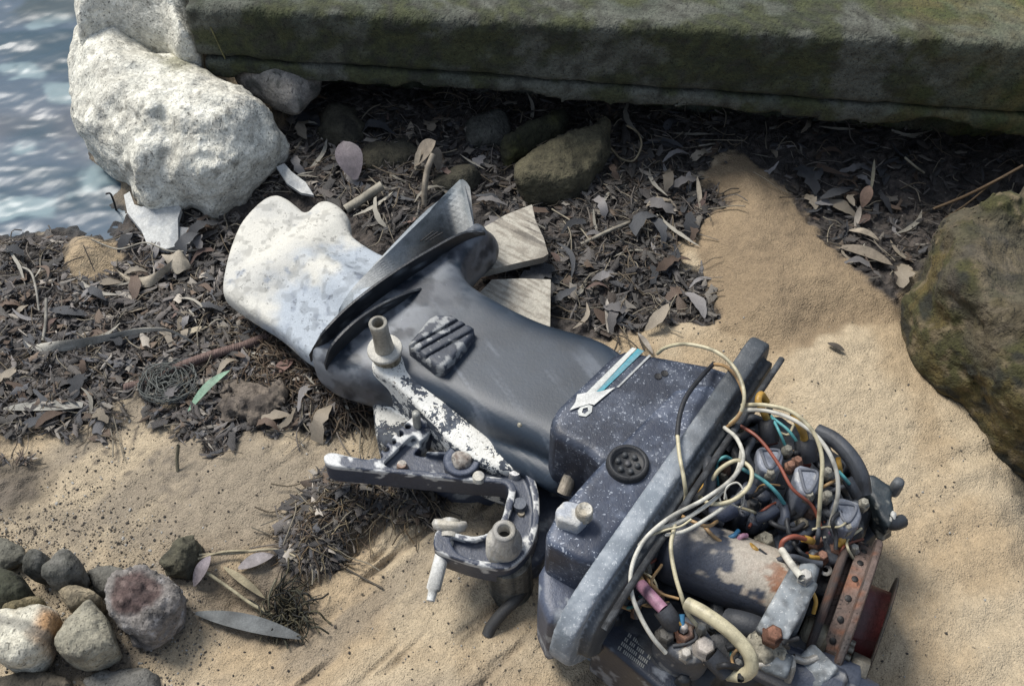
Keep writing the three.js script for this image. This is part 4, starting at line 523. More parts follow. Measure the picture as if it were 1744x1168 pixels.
{ // starter drive: barrel and pinion
  const a = P(1362, 1076, 0.16), d = U; const dr = part('starter_drive', latheOn([[0, 0], [0.022, 0], [0.027, 0.006], [0.028, 0.03], [0.024, 0.036], [0.013, 0.038], [0.013, 0.05], [0, 0.05]], a, d, speck([0.24, 0.22, 0.16], [0.14, 0.12, 0.085], 60)), M.metal, motor);
  for (let i = 0; i < 9; i++) { const t = i / 9 * 6.283, n = new THREE.Vector3(0, 1, 0).multiplyScalar(Math.cos(t)).addScaledVector(Vx, Math.sin(t)); const p = a.clone().addScaledVector(d, 0.039).addScaledVector(n, 0.0165), q = p.clone().addScaledVector(d, 0.030); part('pinion_tooth', cylBetween(p, q, 0.0048, 0.0048, speck([0.26, 0.24, 0.19], [0.13, 0.11, 0.08], 60), 6), M.metal, dr); }
  part('drive_nut', latheOn([[0, 0.072], [0.024, 0.072], [0.024, 0.095], [0, 0.095]], a.clone().addScaledVector(new THREE.Vector3(0, -1, 0), 0.012).addScaledVector(Vx, 0.012), d, speck([0.22, 0.20, 0.16], [0.10, 0.09, 0.07], 60), 8), M.metal, dr);
}
{ // flywheel with ring gear, rusted rim with holes and a thin outer plate
  const ax = new THREE.Vector3(0.885, 0.06, 0.46).normalize(), c = P(1480, 914, 0.165).addScaledVector(new THREE.Vector3(0.46, 0, -0.885), -0.107).addScaledVector(U, -0.018).setY(0.103), rot = new THREE.Quaternion().setFromUnitVectors(UP, ax), rust = speck([0.22, 0.12, 0.08], [0.12, 0.085, 0.075], 50), rustL = (x, y, z) => mixc(speck([0.16, 0.115, 0.10], [0.09, 0.08, 0.078], 40)(x, y, z), [0.24, 0.10, 0.055], 0.8 * ss(0.55, 0.68, fb(x * 80, y * 80, z * 80, 3)));
  const fw = part('flywheel', latheOn([[0, -0.008], [0.118, -0.008], [0.124, -0.006], [0.124, 0.003], [0.098, 0.004], [0.098, 0.011], [0.113, 0.012], [0.111, 0.030], [0.122, 0.031], [0.124, 0.033], [0.124, 0.040], [0.121, 0.042], [0.085, 0.043], [0.0, 0.043]], c, ax, rustL, 96), M.rust, motor, 'rusty flywheel with toothed ring and drilled rim');
  const toothG = new THREE.BoxGeometry(0.0065, 0.011, 0.0052);
  for (let i = 0; i < 84; i++) { const t = i / 84 * 6.283; if (Math.cos(t) < -0.25) continue; const g = toothG.clone(); g.translate(0.1258, -0.001, 0); g.rotateY(-t + Math.PI / 2 * 0); const q = g; q.applyQuaternion(rot); q.translate(c.x, c.y, c.z); part('tooth', paint(q, rust), M.rust, fw); }
  for (let i = 0; i < 24; i++) { const t = i / 24 * 6.283; const n = new THREE.Vector3(Math.cos(t), 0, Math.sin(t)).applyQuaternion(rot); if (n.y < 0.05) continue; const p = c.clone().addScaledVector(ax, 0.021).addScaledVector(n, 0.1128); part('hole', latheOn([[0, 0.0004], [0.0042, 0.0004], [0.0048, -0.001]], p, n, [0.006, 0.005, 0.005], 12), M.rubber, fw); }
  part('hub', latheOn([[0.062, 0.042], [0.062, 0.075], [0, 0.075]], c, ax, speck([0.16, 0.035, 0.035], [0.09, 0.04, 0.035], 30), 48), M.paint, fw, 'dark red hub');
  part('outer_plate', latheOn([[0, 0.074], [0.084, 0.074], [0.085, 0.0755], [0.084, 0.077], [0, 0.077]], c, ax, speck([0.018, 0.017, 0.015], [0.06, 0.04, 0.03], 50), 64), M.rubber, fw, 'thin dark plate on the outer end');
  part('mount_plate', latheOn([[0.0, -0.028], [0.095, -0.028], [0.095, -0.020], [0.0, -0.020]], c, ax, painted([0.02, 0.022, 0.026], [0.09, 0.09, 0.09], 0.2), 48), M.rubber, fw);
}
{ // ignition coil covers: five sided caps with a raised V
  const capC = painted([0.17, 0.185, 0.22], [0.38, 0.39, 0.40], 0.2, 60);
  const coil = (O, Vs, h, screws) => { const c = slab('coil_cover', O, h, h - 0.085, h, 0.005, 0.0026, capC, M.paint); part('rib', tube(Vs.map(([a, b]) => [a, b, h + 0.001]), 0.0022, [0.19, 0.205, 0.24], 30, 6), M.paint, c); for (const [a, b, k] of screws) bolt(a, b, h - 0.006, 0.0062, 0.006, k ? [0.30, 0.16, 0.11] : [0.36, 0.34, 0.29], M.rust, c, UP, 'screw'); };
  coil([[1289, 764], [1296, 759], [1328, 762], [1336, 774], [1332, 796], [1312, 806], [1298, 800], [1291, 790]], [[1296, 766], [1328, 768], [1315, 797], [1309, 797], [1296, 766]], 0.262, [[1312, 806], [1342, 766]]);
  coil([[1355, 795], [1364, 790], [1393, 798], [1398, 812], [1394, 834], [1380, 846], [1362, 838], [1354, 815]], [[1362, 799], [1392, 804], [1379, 838], [1374, 838], [1362, 799]], 0.262, [[1378, 843], [1347, 793, 1], [1359, 785, 1], [1410, 804], [1410, 844]]);
  coil([[1418, 848], [1436, 846], [1464, 854], [1470, 878], [1464, 895], [1444, 904], [1424, 894], [1417, 870]], [[1424, 856], [1458, 862], [1446, 888], [1440, 888], [1424, 856]], 0.252, [[1443, 898], [1472, 857]]);
  part('clip', slabGeo([[1358, 783], [1382, 784], [1384, 790], [1358, 790]], 0.232, 0.2, 0.232, [0.34, 0.10, 0.075]), M.wire, motor);
  part('cable_boot', tube([[1308, 718, 0.25], [1309, 735, 0.245], [1311, 752, 0.235]], 0.014, [0.016, 0.018, 0.024], 14, 14), M.rubber, motor); part('boot_collar', tube([[1309, 746, 0.236], [1312, 758, 0.232]], 0.012, [0.28, 0.13, 0.115], 6, 12), M.rubber, motor);
  part('cable_boot', tube([[1371, 752, 0.25], [1373, 768, 0.245], [1376, 784, 0.235]], 0.015, [0.018, 0.02, 0.026], 14, 14), M.rubber, motor); part('cable_boot', tube([[1443, 815, 0.24], [1452, 830, 0.235], [1460, 845, 0.225]], 0.008, [0.03, 0.035, 0.045], 10, 10), M.rubber, motor);
}
function slabGeo(out, h, y0, y1, col, r = 0.003, cell = 0.003) { const pts = flat(out, h), [a, b] = planBox(pts, y0, y1, 0.012); return meshSDF(ext(sd2of(pts), y0, y1, r), a, b, cell, col); }
{ // switch box with posts, relay plate and terminal plate
  const sb = slab('switch_box', [[1262, 822], [1290, 818], [1335, 842], [1352, 862], [1330, 880], [1300, 900], [1262, 888], [1240, 862]], 0.215, 0.12, 0.215, 0.008, 0.004, painted([0.028, 0.033, 0.045], [0.14, 0.15, 0.16], 0.2), M.paint);
  for (const [a, b, r] of [[1274, 840, 0.011], [1298, 853, 0.010], [1284, 893, 0.010], [1332, 896, 0.009], [1266, 880, 0.008], [1320, 866, 0.008], [1250, 860, 0.008]]) part('post', latheOn([[0, 0.016], [r * 0.9, 0.016], [r, 0.012], [r, -0.01]], P(a, b, 0.214), UP, [0.045, 0.055, 0.08], 18), M.paint, sb);
  part('coil_lead', tube([[1210, 878, 0.235], [1230, 875, 0.24], [1250, 866, 0.24]], 0.012, [0.032, 0.042, 0.075], 12, 12), M.rubber, motor); part('coil_lead', tube([[1288, 884, 0.232], [1305, 878, 0.236], [1322, 868, 0.235]], 0.008, [0.035, 0.045, 0.07], 12, 10), M.rubber, motor); part('coil_lead', tube([[1334, 862, 0.235], [1338, 880, 0.235], [1331, 900, 0.225]], 0.007, [0.04, 0.05, 0.075], 10, 10), M.rubber, motor);
  const rp = slab('relay_plate', [[1300, 905], [1345, 888], [1385, 872], [1402, 886], [1385, 908], [1368, 920], [1345, 940], [1318, 938], [1290, 925]], 0.205, 0.10, 0.205, 0.006, 0.004, painted([0.06, 0.072, 0.095], [0.28, 0.3, 0.32], 0.25), M.paint);
  bolt(1382, 873, 0.207, 0.008, 0.007, [0.34, 0.23, 0.18], M.rust, rp); bolt(1303, 922, 0.215, 0.011, 0.012, [0.30, 0.275, 0.22], M.rust, rp); part('bracket_tab', slabGeo([[1288, 918], [1306, 908], [1318, 924], [1302, 935]], 0.215, 0.18, 0.215, [0.24, 0.22, 0.17]), M.rust, rp);
  const tp = slab('terminal_plate', [[1378, 935], [1405, 918], [1435, 912], [1446, 928], [1432, 960], [1405, 958], [1378, 950]], 0.2, 0.1, 0.2, 0.006, 0.004, painted([0.035, 0.042, 0.055], [0.2, 0.2, 0.2], 0.2), M.paint);
  for (const [a, b, k] of [[1391, 923, 0], [1427, 932, 1], [1400, 949, 0]]) bolt(a, b, 0.204, 0.0075, 0.009, k ? [0.30, 0.17, 0.13] : [0.28, 0.15, 0.11], M.rust, tp, UP, 'terminal'); 
  part('eyelet', latheOn([[0.004, 0.002], [0.009, 0.002], [0.009, 0], [0.004, 0]], P(1406, 971, 0.19), UP, [0.42, 0.42, 0.40], 16), M.metal, tp);
}
{ // fuse and starter solenoid at the front
  const so = slab('starter_solenoid', [[1118, 1072], [1130, 1058], [1150, 1046], [1185, 1050], [1208, 1072], [1218, 1100], [1205, 1124], [1172, 1128], [1140, 1110], [1120, 1090]], 0.215, 0.08, 0.215, 0.01, 0.0038, painted([0.055, 0.06, 0.07], [0.3, 0.29, 0.27], 0.3), M.rubber, motor, 60, (f) => (x, y, z) => f(x, y, z) + 0.002 * (fb(x * 60, y * 60, z * 60, 2) - 0.5));
  bolt(1164, 1078, 0.216, 0.0135, 0.008, speck([0.33, 0.16, 0.10], [0.45, 0.40, 0.36], 90), M.rust, so, UP, 'terminal'); bolt(1164, 1073, 0.224, 0.0055, 0.012, [0.50, 0.46, 0.43], M.metal, so, UP, 'stud'); bolt(1200, 1104, 0.216, 0.013, 0.011, [0.52, 0.47, 0.42], M.chalky, so, UP, 'terminal'); bolt(1134, 1084, 0.216, 0.011, 0.010, [0.10, 0.095, 0.09], M.rust, so, UP, 'terminal'); bolt(1168, 1114, 0.216, 0.007, 0.008, [0.50, 0.47, 0.42], M.chalky, so, UP, 'terminal'); bolt(1193, 1074, 0.216, 0.007, 0.014, [0.36, 0.34, 0.29], M.metal, so, UP, 'terminal');
  part('rib', tube([[1146, 1100, 0.217], [1170, 1096, 0.217], [1186, 1086, 0.217], [1182, 1072, 0.217]], 0.0022, [0.10, 0.105, 0.115], 20, 6), M.rubber, so);
  part('cable_boot', tube([[1128, 1036, 0.245], [1138, 1050, 0.24], [1146, 1062, 0.225]], 0.013, [0.055, 0.058, 0.066], 12, 14), M.rubber, motor); part('cable_boot', tube([[1210, 1116, 0.225], [1226, 1132, 0.22], [1240, 1146, 0.215]], 0.0135, [0.03, 0.034, 0.042], 12, 14), M.rubber, motor);
  const boxp = slab('electrical_box', [[1010, 1082], [1030, 1050], [1075, 1032], [1120, 1060], [1150, 1120], [1165, 1172], [1140, 1190], [1080, 1140]], 0.155, 0.03, 0.155, 0.006, 0.0045, painted([0.016, 0.022, 0.036], [0.2, 0.22, 0.25], 0.10), M.gloss, motor, 0, null);
  // worn small print on the side of the box: rows of tiny unreadable characters, raised paint
  const p0 = P(1053, 1104, 0.156), p1 = P(1098, 1138, 0.156), dd = p1.clone().sub(p0), rows = []; const dn = dd.clone().normalize(), up2 = new THREE.Vector3(-dn.z, 0, dn.x);
  for (let r = 0; r < 4; r++) for (let i = 0; i < 15; i++) { if (rnd() < 0.15) continue; const g = new THREE.BoxGeometry(0.0016, 0.0006, 0.0052); g.rotateY(-Math.atan2(dn.z, dn.x) + 0.2); const q = p0.clone().addScaledVector(dn, dd.length() * i / 15).addScaledVector(up2, (r - 3.2) * 0.0075); g.translate(q.x, 0.1554, q.z); rows.push(paint(g, [0.42, 0.42, 0.38])); }
  part('printed_text', mergeGeometries(rows), M.wire, boxp, 'rows of worn unreadable small print');
}
{ // broken cowl latch arm at the aft end
  const o = slab('latch_arm', [[1472, 806], [1490, 808], [1524, 826], [1520, 850], [1534, 888], [1516, 896], [1500, 880], [1488, 850], [1474, 830]], 0.165, 0.115, 0.165, 0.006, 0.004, painted([0.03, 0.042, 0.05], [0.34, 0.34, 0.30], 0.25), M.paint, motor, 0, (f) => (x, y, z) => f(x, y, z) + 0.006 * (fb(x * 60, y * 60, z * 60, 3) - 0.5));
  part('latch_tip', tube([[1512, 888, 0.16], [1524, 892, 0.155], [1538, 887, 0.15]], 0.010, [0.03, 0.036, 0.045], 8, 10), M.rubber, o); part('latch_patch', slabGeo([[1520, 866], [1530, 872], [1526, 888], [1516, 886]], 0.168, 0.15, 0.168, [0.56, 0.56, 0.53]), M.chalky, o); part('latch_pin', latheOn([[0, 0.03], [0.008, 0.03], [0.009, 0.02], [0.009, 0]], P(1522, 838, 0.15), UP, [0.12, 0.13, 0.14], 12), M.rubber, o);
  part('leg_bracket', slabGeo([[1440, 880], [1480, 890], [1505, 880], [1500, 905], [1470, 930], [1440, 940]], 0.1, -0.02, 0.1, [0.02, 0.024, 0.03], 0.006, 0.005), M.rubber, motor);
}
// --- hoses and wires, each one traced with its own heights
const C = { cream: [0.60, 0.54, 0.36], white: [0.66, 0.64, 0.56], yellow: [0.55, 0.32, 0.06], teal: [0.10, 0.36, 0.38], red: [0.30, 0.085, 0.05], black: [0.018, 0.02, 0.025], grey: [0.055, 0.062, 0.075], pink: [0.46, 0.24, 0.33], tan: [0.44, 0.28, 0.13], blue: [0.05, 0.20, 0.36] };
const aged = (c) => (x, y, z) => mixc(c, c.map((v) => v * 0.55), ss(0.5, 0.75, fb(x * 70, y * 70, z * 70, 2)));
const wires = [
  ['cream', 0.0034, [[1120, 602, 0.256], [1134, 592, 0.28], [1170, 586, 0.31], [1222, 600, 0.32], [1256, 634, 0.325], [1268, 674, 0.32], [1262, 702, 0.305], [1244, 722, 0.28]]],
  ['tan', 0.0032, [[1214, 620, 0.262], [1236, 624, 0.285], [1258, 648, 0.305], [1268, 684, 0.31], [1256, 712, 0.30], [1238, 728, 0.27]]],
  ['black', 0.0042, [[1216, 619, 0.262], [1192, 645, 0.285], [1168, 678, 0.295], [1157, 712, 0.298], [1154, 742, 0.30]]],
  ['cream', 0.0034, [[1154, 740, 0.30], [1158, 778, 0.30], [1165, 815, 0.295], [1168, 848, 0.27], [1158, 872, 0.24]]],
  ['cream', 0.0036, [[1264, 690, 0.30], [1305, 690, 0.325], [1350, 702, 0.33], [1385, 735, 0.325], [1400, 775, 0.31], [1398, 840, 0.28], [1394, 898, 0.235]]],
  ['white', 0.0038, [[1262, 698, 0.298], [1310, 700, 0.32], [1358, 718, 0.325], [1398, 750, 0.32], [1422, 792, 0.305], [1428, 836, 0.28], [1414, 896, 0.23]]],
  ['white', 0.0036, [[1234, 728, 0.27], [1256, 748, 0.29], [1266, 782, 0.30], [1250, 812, 0.30], [1200, 850, 0.30], [1140, 882, 0.295], [1096, 922, 0.29], [1076, 968, 0.28], [1076, 1010, 0.27], [1092, 1052, 0.255], [1112, 1086, 0.24], [1134, 1112, 0.22]]],
  ['cream', 0.0036, [[1208, 824, 0.26], [1228, 798, 0.28], [1258, 784, 0.295], [1280, 800, 0.30], [1276, 828, 0.295], [1248, 852, 0.29], [1212, 858, 0.28], [1192, 846, 0.26]]],
  ['white', 0.0034, [[1264, 764, 0.29], [1256, 802, 0.295], [1228, 840, 0.292], [1184, 874, 0.288], [1150, 892, 0.285], [1112, 905, 0.285], [1088, 930, 0.275]]],
  ['white', 0.0034, [[1278, 826, 0.285], [1240, 858, 0.28], [1206, 882, 0.28], [1165, 905, 0.28], [1130, 912, 0.28]]],
  ['cream', 0.0034, [[1150, 892, 0.285], [1143, 930, 0.28], [1150, 978, 0.275], [1162, 1018, 0.265], [1172, 1046, 0.24], [1188, 1066, 0.225]]],
  ['cream', 0.0088, [[1170, 1028, 0.262], [1200, 1044, 0.27], [1246, 1078, 0.27], [1276, 1114, 0.26], [1280, 1138, 0.245], [1264, 1150, 0.225], [1240, 1148, 0.215]]],
  ['pink', 0.0080, [[1092, 996, 0.235], [1108, 1014, 0.245], [1130, 1038, 0.245]]], ['tan', 0.0070, [[1078, 968, 0.22], [1086, 984, 0.23], [1094, 998, 0.235]]],
  ['red', 0.0030, [[1248, 718, 0.275], [1290, 744, 0.285], [1326, 790, 0.28], [1350, 832, 0.272], [1384, 862, 0.25], [1400, 900, 0.225]]],
  ['teal', 0.0026, [[1314, 708, 0.255], [1328, 736, 0.262], [1342, 768, 0.24]]], ['teal', 0.0028, [[1314, 710, 0.255], [1344, 734, 0.262], [1364, 762, 0.245]]], ['teal', 0.0034, [[1264, 798, 0.27], [1300, 818, 0.275], [1322, 838, 0.265], [1336, 858, 0.24]]], ['teal', 0.0024, [[1348, 770, 0.24], [1356, 778, 0.245], [1366, 792, 0.24]]], ['teal', 0.003, [[1428, 802, 0.262], [1440, 815, 0.255], [1448, 825, 0.24]]], ['teal', 0.003, [[1220, 786, 0.25], [1236, 778, 0.255], [1246, 782, 0.25]]],
  ['yellow', 0.0052, [[1306, 684, 0.265], [1296, 672, 0.285], [1292, 684, 0.285], [1302, 704, 0.27], [1308, 718, 0.252]]], ['yellow', 0.0055, [[1352, 706, 0.295], [1362, 724, 0.285], [1369, 740, 0.27], [1371, 756, 0.25]]], ['yellow', 0.0045, [[1428, 780, 0.27], [1430, 792, 0.262], [1432, 805, 0.25]]], ['yellow', 0.0034, [[1168, 822, 0.24], [1186, 838, 0.25], [1204, 822, 0.25]]], ['tan', 0.0030, [[1160, 878, 0.25], [1180, 888, 0.265], [1205, 896, 0.265], [1222, 888, 0.255]]],
  ['red', 0.0042, [[1330, 938, 0.24], [1334, 922, 0.252], [1350, 914, 0.255], [1372, 918, 0.24]]], ['white', 0.0050, [[1332, 937, 0.245], [1346, 958, 0.262], [1366, 984, 0.282]]], ['yellow', 0.0050, [[1368, 917, 0.24], [1376, 919, 0.235], [1384, 922, 0.225]]],
  ['pink', 0.0030, [[1412, 906, 0.225], [1424, 914, 0.225], [1432, 924, 0.22]]], ['yellow', 0.0060, [[1430, 914, 0.225], [1434, 920, 0.222], [1430, 928, 0.215]]], ['grey', 0.0045, [[1394, 898, 0.235], [1394, 912, 0.23], [1392, 924, 0.215]]], ['grey', 0.0040, [[1414, 896, 0.23], [1422, 916, 0.225], [1427, 930, 0.212]]],
  ['yellow', 0.0045, [[1278, 928, 0.235], [1286, 935, 0.24], [1294, 943, 0.235]]], ['pink', 0.0042, [[1256, 920, 0.235], [1264, 913, 0.24], [1272, 912, 0.235]]], ['black', 0.0065, [[1290, 940, 0.235], [1312, 955, 0.235], [1340, 972, 0.22]]], ['red', 0.0026, [[1254, 920, 0.23], [1262, 926, 0.235], [1280, 930, 0.235]]], ['blue', 0.004, [[1238, 918, 0.235], [1250, 912, 0.24], [1258, 904, 0.235]]], ['teal', 0.003, [[1238, 940, 0.225], [1256, 936, 0.23], [1274, 938, 0.225]]],
  ['grey', 0.0088, [[1198, 768, 0.25], [1208, 800, 0.262], [1208, 832, 0.255], [1192, 848, 0.245], [1172, 842, 0.23]]], ['red', 0.0085, [[1172, 832, 0.215], [1192, 818, 0.225], [1210, 806, 0.225]]], ['tan', 0.0070, [[1206, 752, 0.24], [1214, 768, 0.25], [1212, 786, 0.24]]],
  ['grey', 0.0112, [[1392, 734, 0.235], [1420, 748, 0.24], [1448, 776, 0.24], [1466, 808, 0.23], [1472, 840, 0.21]]],
  ['grey', 0.0050, [[1270, 755, 0.24], [1282, 750, 0.25], [1272, 775, 0.25], [1284, 798, 0.24]]], ['grey', 0.0060, [[1405, 868, 0.225], [1420, 878, 0.24], [1445, 876, 0.245], [1460, 858, 0.24]]], ['tan', 0.0030, [[1398, 832, 0.24], [1412, 824, 0.25], [1424, 818, 0.24]]], ['tan', 0.0032, [[1200, 896, 0.25], [1212, 910, 0.25], [1230, 924, 0.24]]],
  ['yellow', 0.0034, [[1380, 1000, 0.24], [1390, 1022, 0.235], [1386, 1044, 0.215]]], ['red', 0.0028, [[1376, 942, 0.215], [1368, 952, 0.225], [1358, 966, 0.22]]], ['black', 0.0034, [[1352, 924, 0.235], [1364, 940, 0.24], [1376, 948, 0.23]]], ['yellow', 0.0038, [[1376, 947, 0.228], [1384, 949, 0.225], [1394, 950, 0.215]]],
  ['blue', 0.0045, [[1162, 1046, 0.24], [1162, 1060, 0.235], [1163, 1072, 0.23]]], ['yellow', 0.0024, [[1140, 1050, 0.235], [1152, 1056, 0.24], [1160, 1064, 0.235]]], ['tan', 0.003, [[1096, 975, 0.22], [1110, 995, 0.23], [1126, 1012, 0.225]]], ['cream', 0.0018, [[1108, 912, 0.28], [1136, 902, 0.29], [1160, 896, 0.295], [1178, 884, 0.3]]], ['white', 0.0016, [[1234, 850, 0.29], [1238, 830, 0.3], [1256, 822, 0.3], [1266, 834, 0.295], [1266, 858, 0.28], [1258, 868, 0.26]]], ['white', 0.0015, [[1230, 862, 0.28], [1226, 842, 0.295], [1234, 838, 0.295], [1240, 854, 0.285], [1258, 864, 0.275]]],
  ['black', 0.0060, [[1240, 740, 0.24], [1262, 745, 0.25], [1278, 738, 0.245], [1296, 745, 0.235]]], ['black', 0.0085, [[1240, 760, 0.225], [1254, 775, 0.232], [1262, 800, 0.225]]], ['grey', 0.0060, [[1268, 722, 0.235], [1280, 712, 0.245], [1296, 716, 0.24]]],
];
const words = { cream: 'cream', white: 'white', yellow: 'yellow', teal: 'teal', red: 'red brown', black: 'black', grey: 'grey rubber', pink: 'pink', tan: 'tan', blue: 'blue' };
for (const [c, r, pts] of wires) part(r > 0.0085 ? 'hose' : 'wire', tube(pts, r < 0.005 ? r * 0.82 : r, aged(C[c]), pts.length * 8, r > 0.005 ? 12 : 8), c === 'grey' || c === 'black' ? M.rubber : M.wire, motor, words[c] + (r > 0.0085 ? ' hose' : ' wire'));
part('drain_hose', tube([[895, 1000, 0.02], [878, 1022, 0.03], [855, 1044, 0.022], [836, 1068, 0.006], [830, 1082, -0.002]], 0.009, [0.05, 0.05, 0.05], 30, 10), M.rubber, motor);

{ // thin leads, clips and small fasteners crowded between the larger parts
  const spots = [[1180, 780], [1220, 760], [1250, 745], [1290, 735], [1330, 735], [1360, 770], [1400, 790], [1440, 830], [1420, 860], [1390, 860], [1350, 850], [1300, 830], [1260, 810], [1220, 800], [1200, 870], [1240, 890], [1290, 870], [1340, 900], [1380, 900], [1420, 900], [1440, 930], [1360, 950], [1110, 960], [1120, 1000], [1090, 1030], [1220, 1070], [1260, 1100], [1300, 1040], [1250, 1130], [1340, 1090]];
  const keys = ['grey', 'black', 'tan', 'cream', 'red', 'teal', 'grey', 'black', 'white'];
  for (let i = 0; i < 44; i++) { const s = pick(spots), h0 = rr(0.19, 0.235), a = rr(0, 6.28), L = rr(18, 46), k = pick(keys), pts = []; for (let j = 0; j < 4; j++) { const t = j / 3 - 0.5; pts.push([s[0] + Math.cos(a + t * rr(0.4, 1.6)) * L * t * 2 + rr(-6, 6), s[1] + Math.sin(a + t * rr(0.4, 1.6)) * L * t * 1.6 + rr(-6, 6), h0 + rr(0, 0.03) * Math.sin((j + 0.5) / 4 * Math.PI)]); } part('wire', tube(pts, k === 'grey' || k === 'black' ? rr(0.0025, 0.0055) : rr(0.0012, 0.0026), aged(C[k]), 22, 6), k === 'grey' || k === 'black' ? M.rubber : M.wire, motor, words[k] + ' wire'); }
  for (let i = 0; i < 34; i++) { const s = pick(spots); bolt(s[0] + rr(-16, 16), s[1] + rr(-14, 14), rr(0.185, 0.225), rr(0.0035, 0.0075), rr(0.004, 0.010), pick([[0.30, 0.27, 0.22], [0.22, 0.13, 0.09], [0.12, 0.12, 0.125], [0.40, 0.38, 0.34], [0.05, 0.055, 0.06]]), M.rust, motor, new THREE.Vector3(rr(-0.3, 0.3), 1, rr(-0.3, 0.3)), 'bolt'); }
}

// ---------------------------------------------------------------- driftwood, rubbish and plant litter
function leafGeo(a, b, w, bend, col, { tip = 1, n = 9, lift = 0, twist = 0, side = 0, rag = 0 } = {}) { // a lens shaped blade from a to b, w wide, arched by bend
  const d = b.clone().sub(a), L = d.length(), s = new THREE.Vector3(-d.z, 0, d.x).normalize(), pos = [], idx = [];
  for (let i = 0; i <= n; i++) { const t = i / n, ww = w / 2 * Math.pow(Math.sin(Math.PI * clamp(mix(0.03, tip, t))), 0.75), c = a.clone().addScaledVector(d, t); c.y += bend * Math.sin(Math.PI * t) * L + lift; c.addScaledVector(s, side * L * Math.sin(Math.PI * t)); const tw = twist * (t - 0.5);
    for (const q of [-1, 0, 1]) { const wq = ww * (1 + rag * (h3(i * 7 + 3, q + 5, Math.round(w * 1e4)) - 0.5) * 2); pos.push(c.x + s.x * wq * q, c.y + (q ? 0.22 * wq * (1 + rag * (h3(i, q + 9, 4) - 0.5) * 4) : 0) + tw * q * wq, c.z + s.z * wq * q); } }
  for (let i = 0; i < n; i++) for (let k = 0; k < 2; k++) { const o = i * 3 + k; idx.push(o, o + 1, o + 3, o + 1, o + 4, o + 3); }
  const g = new THREE.BufferGeometry(); g.setAttribute('position', new THREE.Float32BufferAttribute(pos, 3)); g.setIndex(idx); g.computeVertexNormals(); return paint(g, col);
}
function blade(name, label, cat, p0, p1, wpx, col, o = {}) { const a = PG(p0[0], p0[1], p0[2] ?? 0.008), b = PG(p1[0], p1[1], p1[2] ?? 0.008); return thing(leafGeo(a, b, wpx, o.bend ?? 0.06, aged2(col), o), o.mat || M.dry, name, label, cat, o.group); }
const aged2 = (c) => (x, y, z) => mixc(c, c.map((v) => v * 0.6), ss(0.45, 0.7, fb(x * 60, y * 60, z * 60, 3)));
const wood = (x, y, z) => { const g = fb(x * 30 + z * 20, 2, z * 160 - x * 110, 3), n = fb(x * 12, 1, z * 12, 3); let c = mixc([0.50, 0.47, 0.40], [0.33, 0.30, 0.25], ss(0.42, 0.62, g)); c = mixc(c, [0.12, 0.105, 0.09], 0.8 * ss(0.70, 0.76, fb(x * 9 + z * 6, 7, z * 120 - x * 85, 2))); return mixc(c, [0.20, 0.175, 0.145], 0.7 * ss(0.55, 0.68, n)); };
function plank(name, label, cat, out, h, th, tilt, mat, col) { // thin traced board lying with a tilt: heights given at each corner
  const pts = out.map(([a, b, hh]) => P(a, b, hh)), n = pts.length, c = pts.reduce((s, p) => s.add(p), new THREE.Vector3()).multiplyScalar(1 / n);
  const sh = pts.map((p) => new THREE.Vector2(p.x, p.z)), tri = THREE.ShapeUtils.triangulateShape(sh, []), pos = [];
  const push = (p, dy) => pos.push(p.x, p.y + dy, p.z);
  const sub2 = (a, b, d, k, dy) => { if (k === 0) { for (const p of [a, b, d]) push(p, dy); return; } const ab = a.clone().lerp(b, 0.5), bd = b.clone().lerp(d, 0.5), da = d.clone().lerp(a, 0.5); sub2(a, ab, da, k - 1, dy); sub2(ab, b, bd, k - 1, dy); sub2(da, bd, d, k - 1, dy); sub2(ab, bd, da, k - 1, dy); };
  for (const t of tri) { const q = t.map((i) => pts[i]); sub2(q[0], q[1], q[2], 5, 0); sub2(q[0], q[2], q[1], 2, -th); }
  for (let i = 0; i < n; i++) { const a = pts[i], b = pts[(i + 1) % n]; push(a, 0); push(b, 0); push(a, -th); push(b, 0); push(b, -th); push(a, -th); }
  const g = new THREE.BufferGeometry(); g.setAttribute('position', new THREE.Float32BufferAttribute(pos, 3)); g.computeVertexNormals(); return thing(paint(g, col || wood), mat || vmat(0.85, 0, fineMap, fineBump, 0.001), name, label, cat);
}
plank('wood_offcut', 'weathered pale board with a split corner, leaning out from behind the motor fin', 'board', [[806, 466, 0.05], [826, 425, 0.05], [822, 388, 0.05], [860, 366, 0.05], [906, 348, 0.055], [912, 375, 0.055], [926, 405, 0.055], [934, 432, 0.055], [925, 438, 0.055], [880, 448, 0.05]], 0.05, 0.016);
plank('wood_offcut', 'square grey board half under the motor shaft', 'board', [[815, 500, 0.035], [838, 476, 0.04], [890, 474, 0.04], [938, 476, 0.04], [937, 558, 0.035], [880, 550, 0.03]], 0.04, 0.014);
const whiteP = speck([0.62, 0.63, 0.61], [0.45, 0.47, 0.48], 40);
plank('white_shard', 'jagged white sliver lying on litter below the pale boulder', 'shard', [[470, 284, 0.035], [484, 278, 0.04], [496, 292, 0.04], [520, 310, 0.035], [534, 332, 0.03], [512, 328, 0.03], [488, 312, 0.03], [478, 296, 0.03]], 0, 0.006, 0, M.chalky, whiteP);
plank('broken_board', 'broken white painted board with torn ragged end at the water line', 'board', [[210, 332, 0.03], [220, 326, 0.035], [228, 348, 0.03], [240, 352, 0.03], [296, 343, 0.03], [308, 354, 0.03], [302, 372, 0.03], [303, 418, 0.015], [282, 424, 0.015], [250, 416, 0.015], [240, 392, 0.02], [216, 362, 0.02]], 0, 0.012, 0, M.chalky, whiteP);
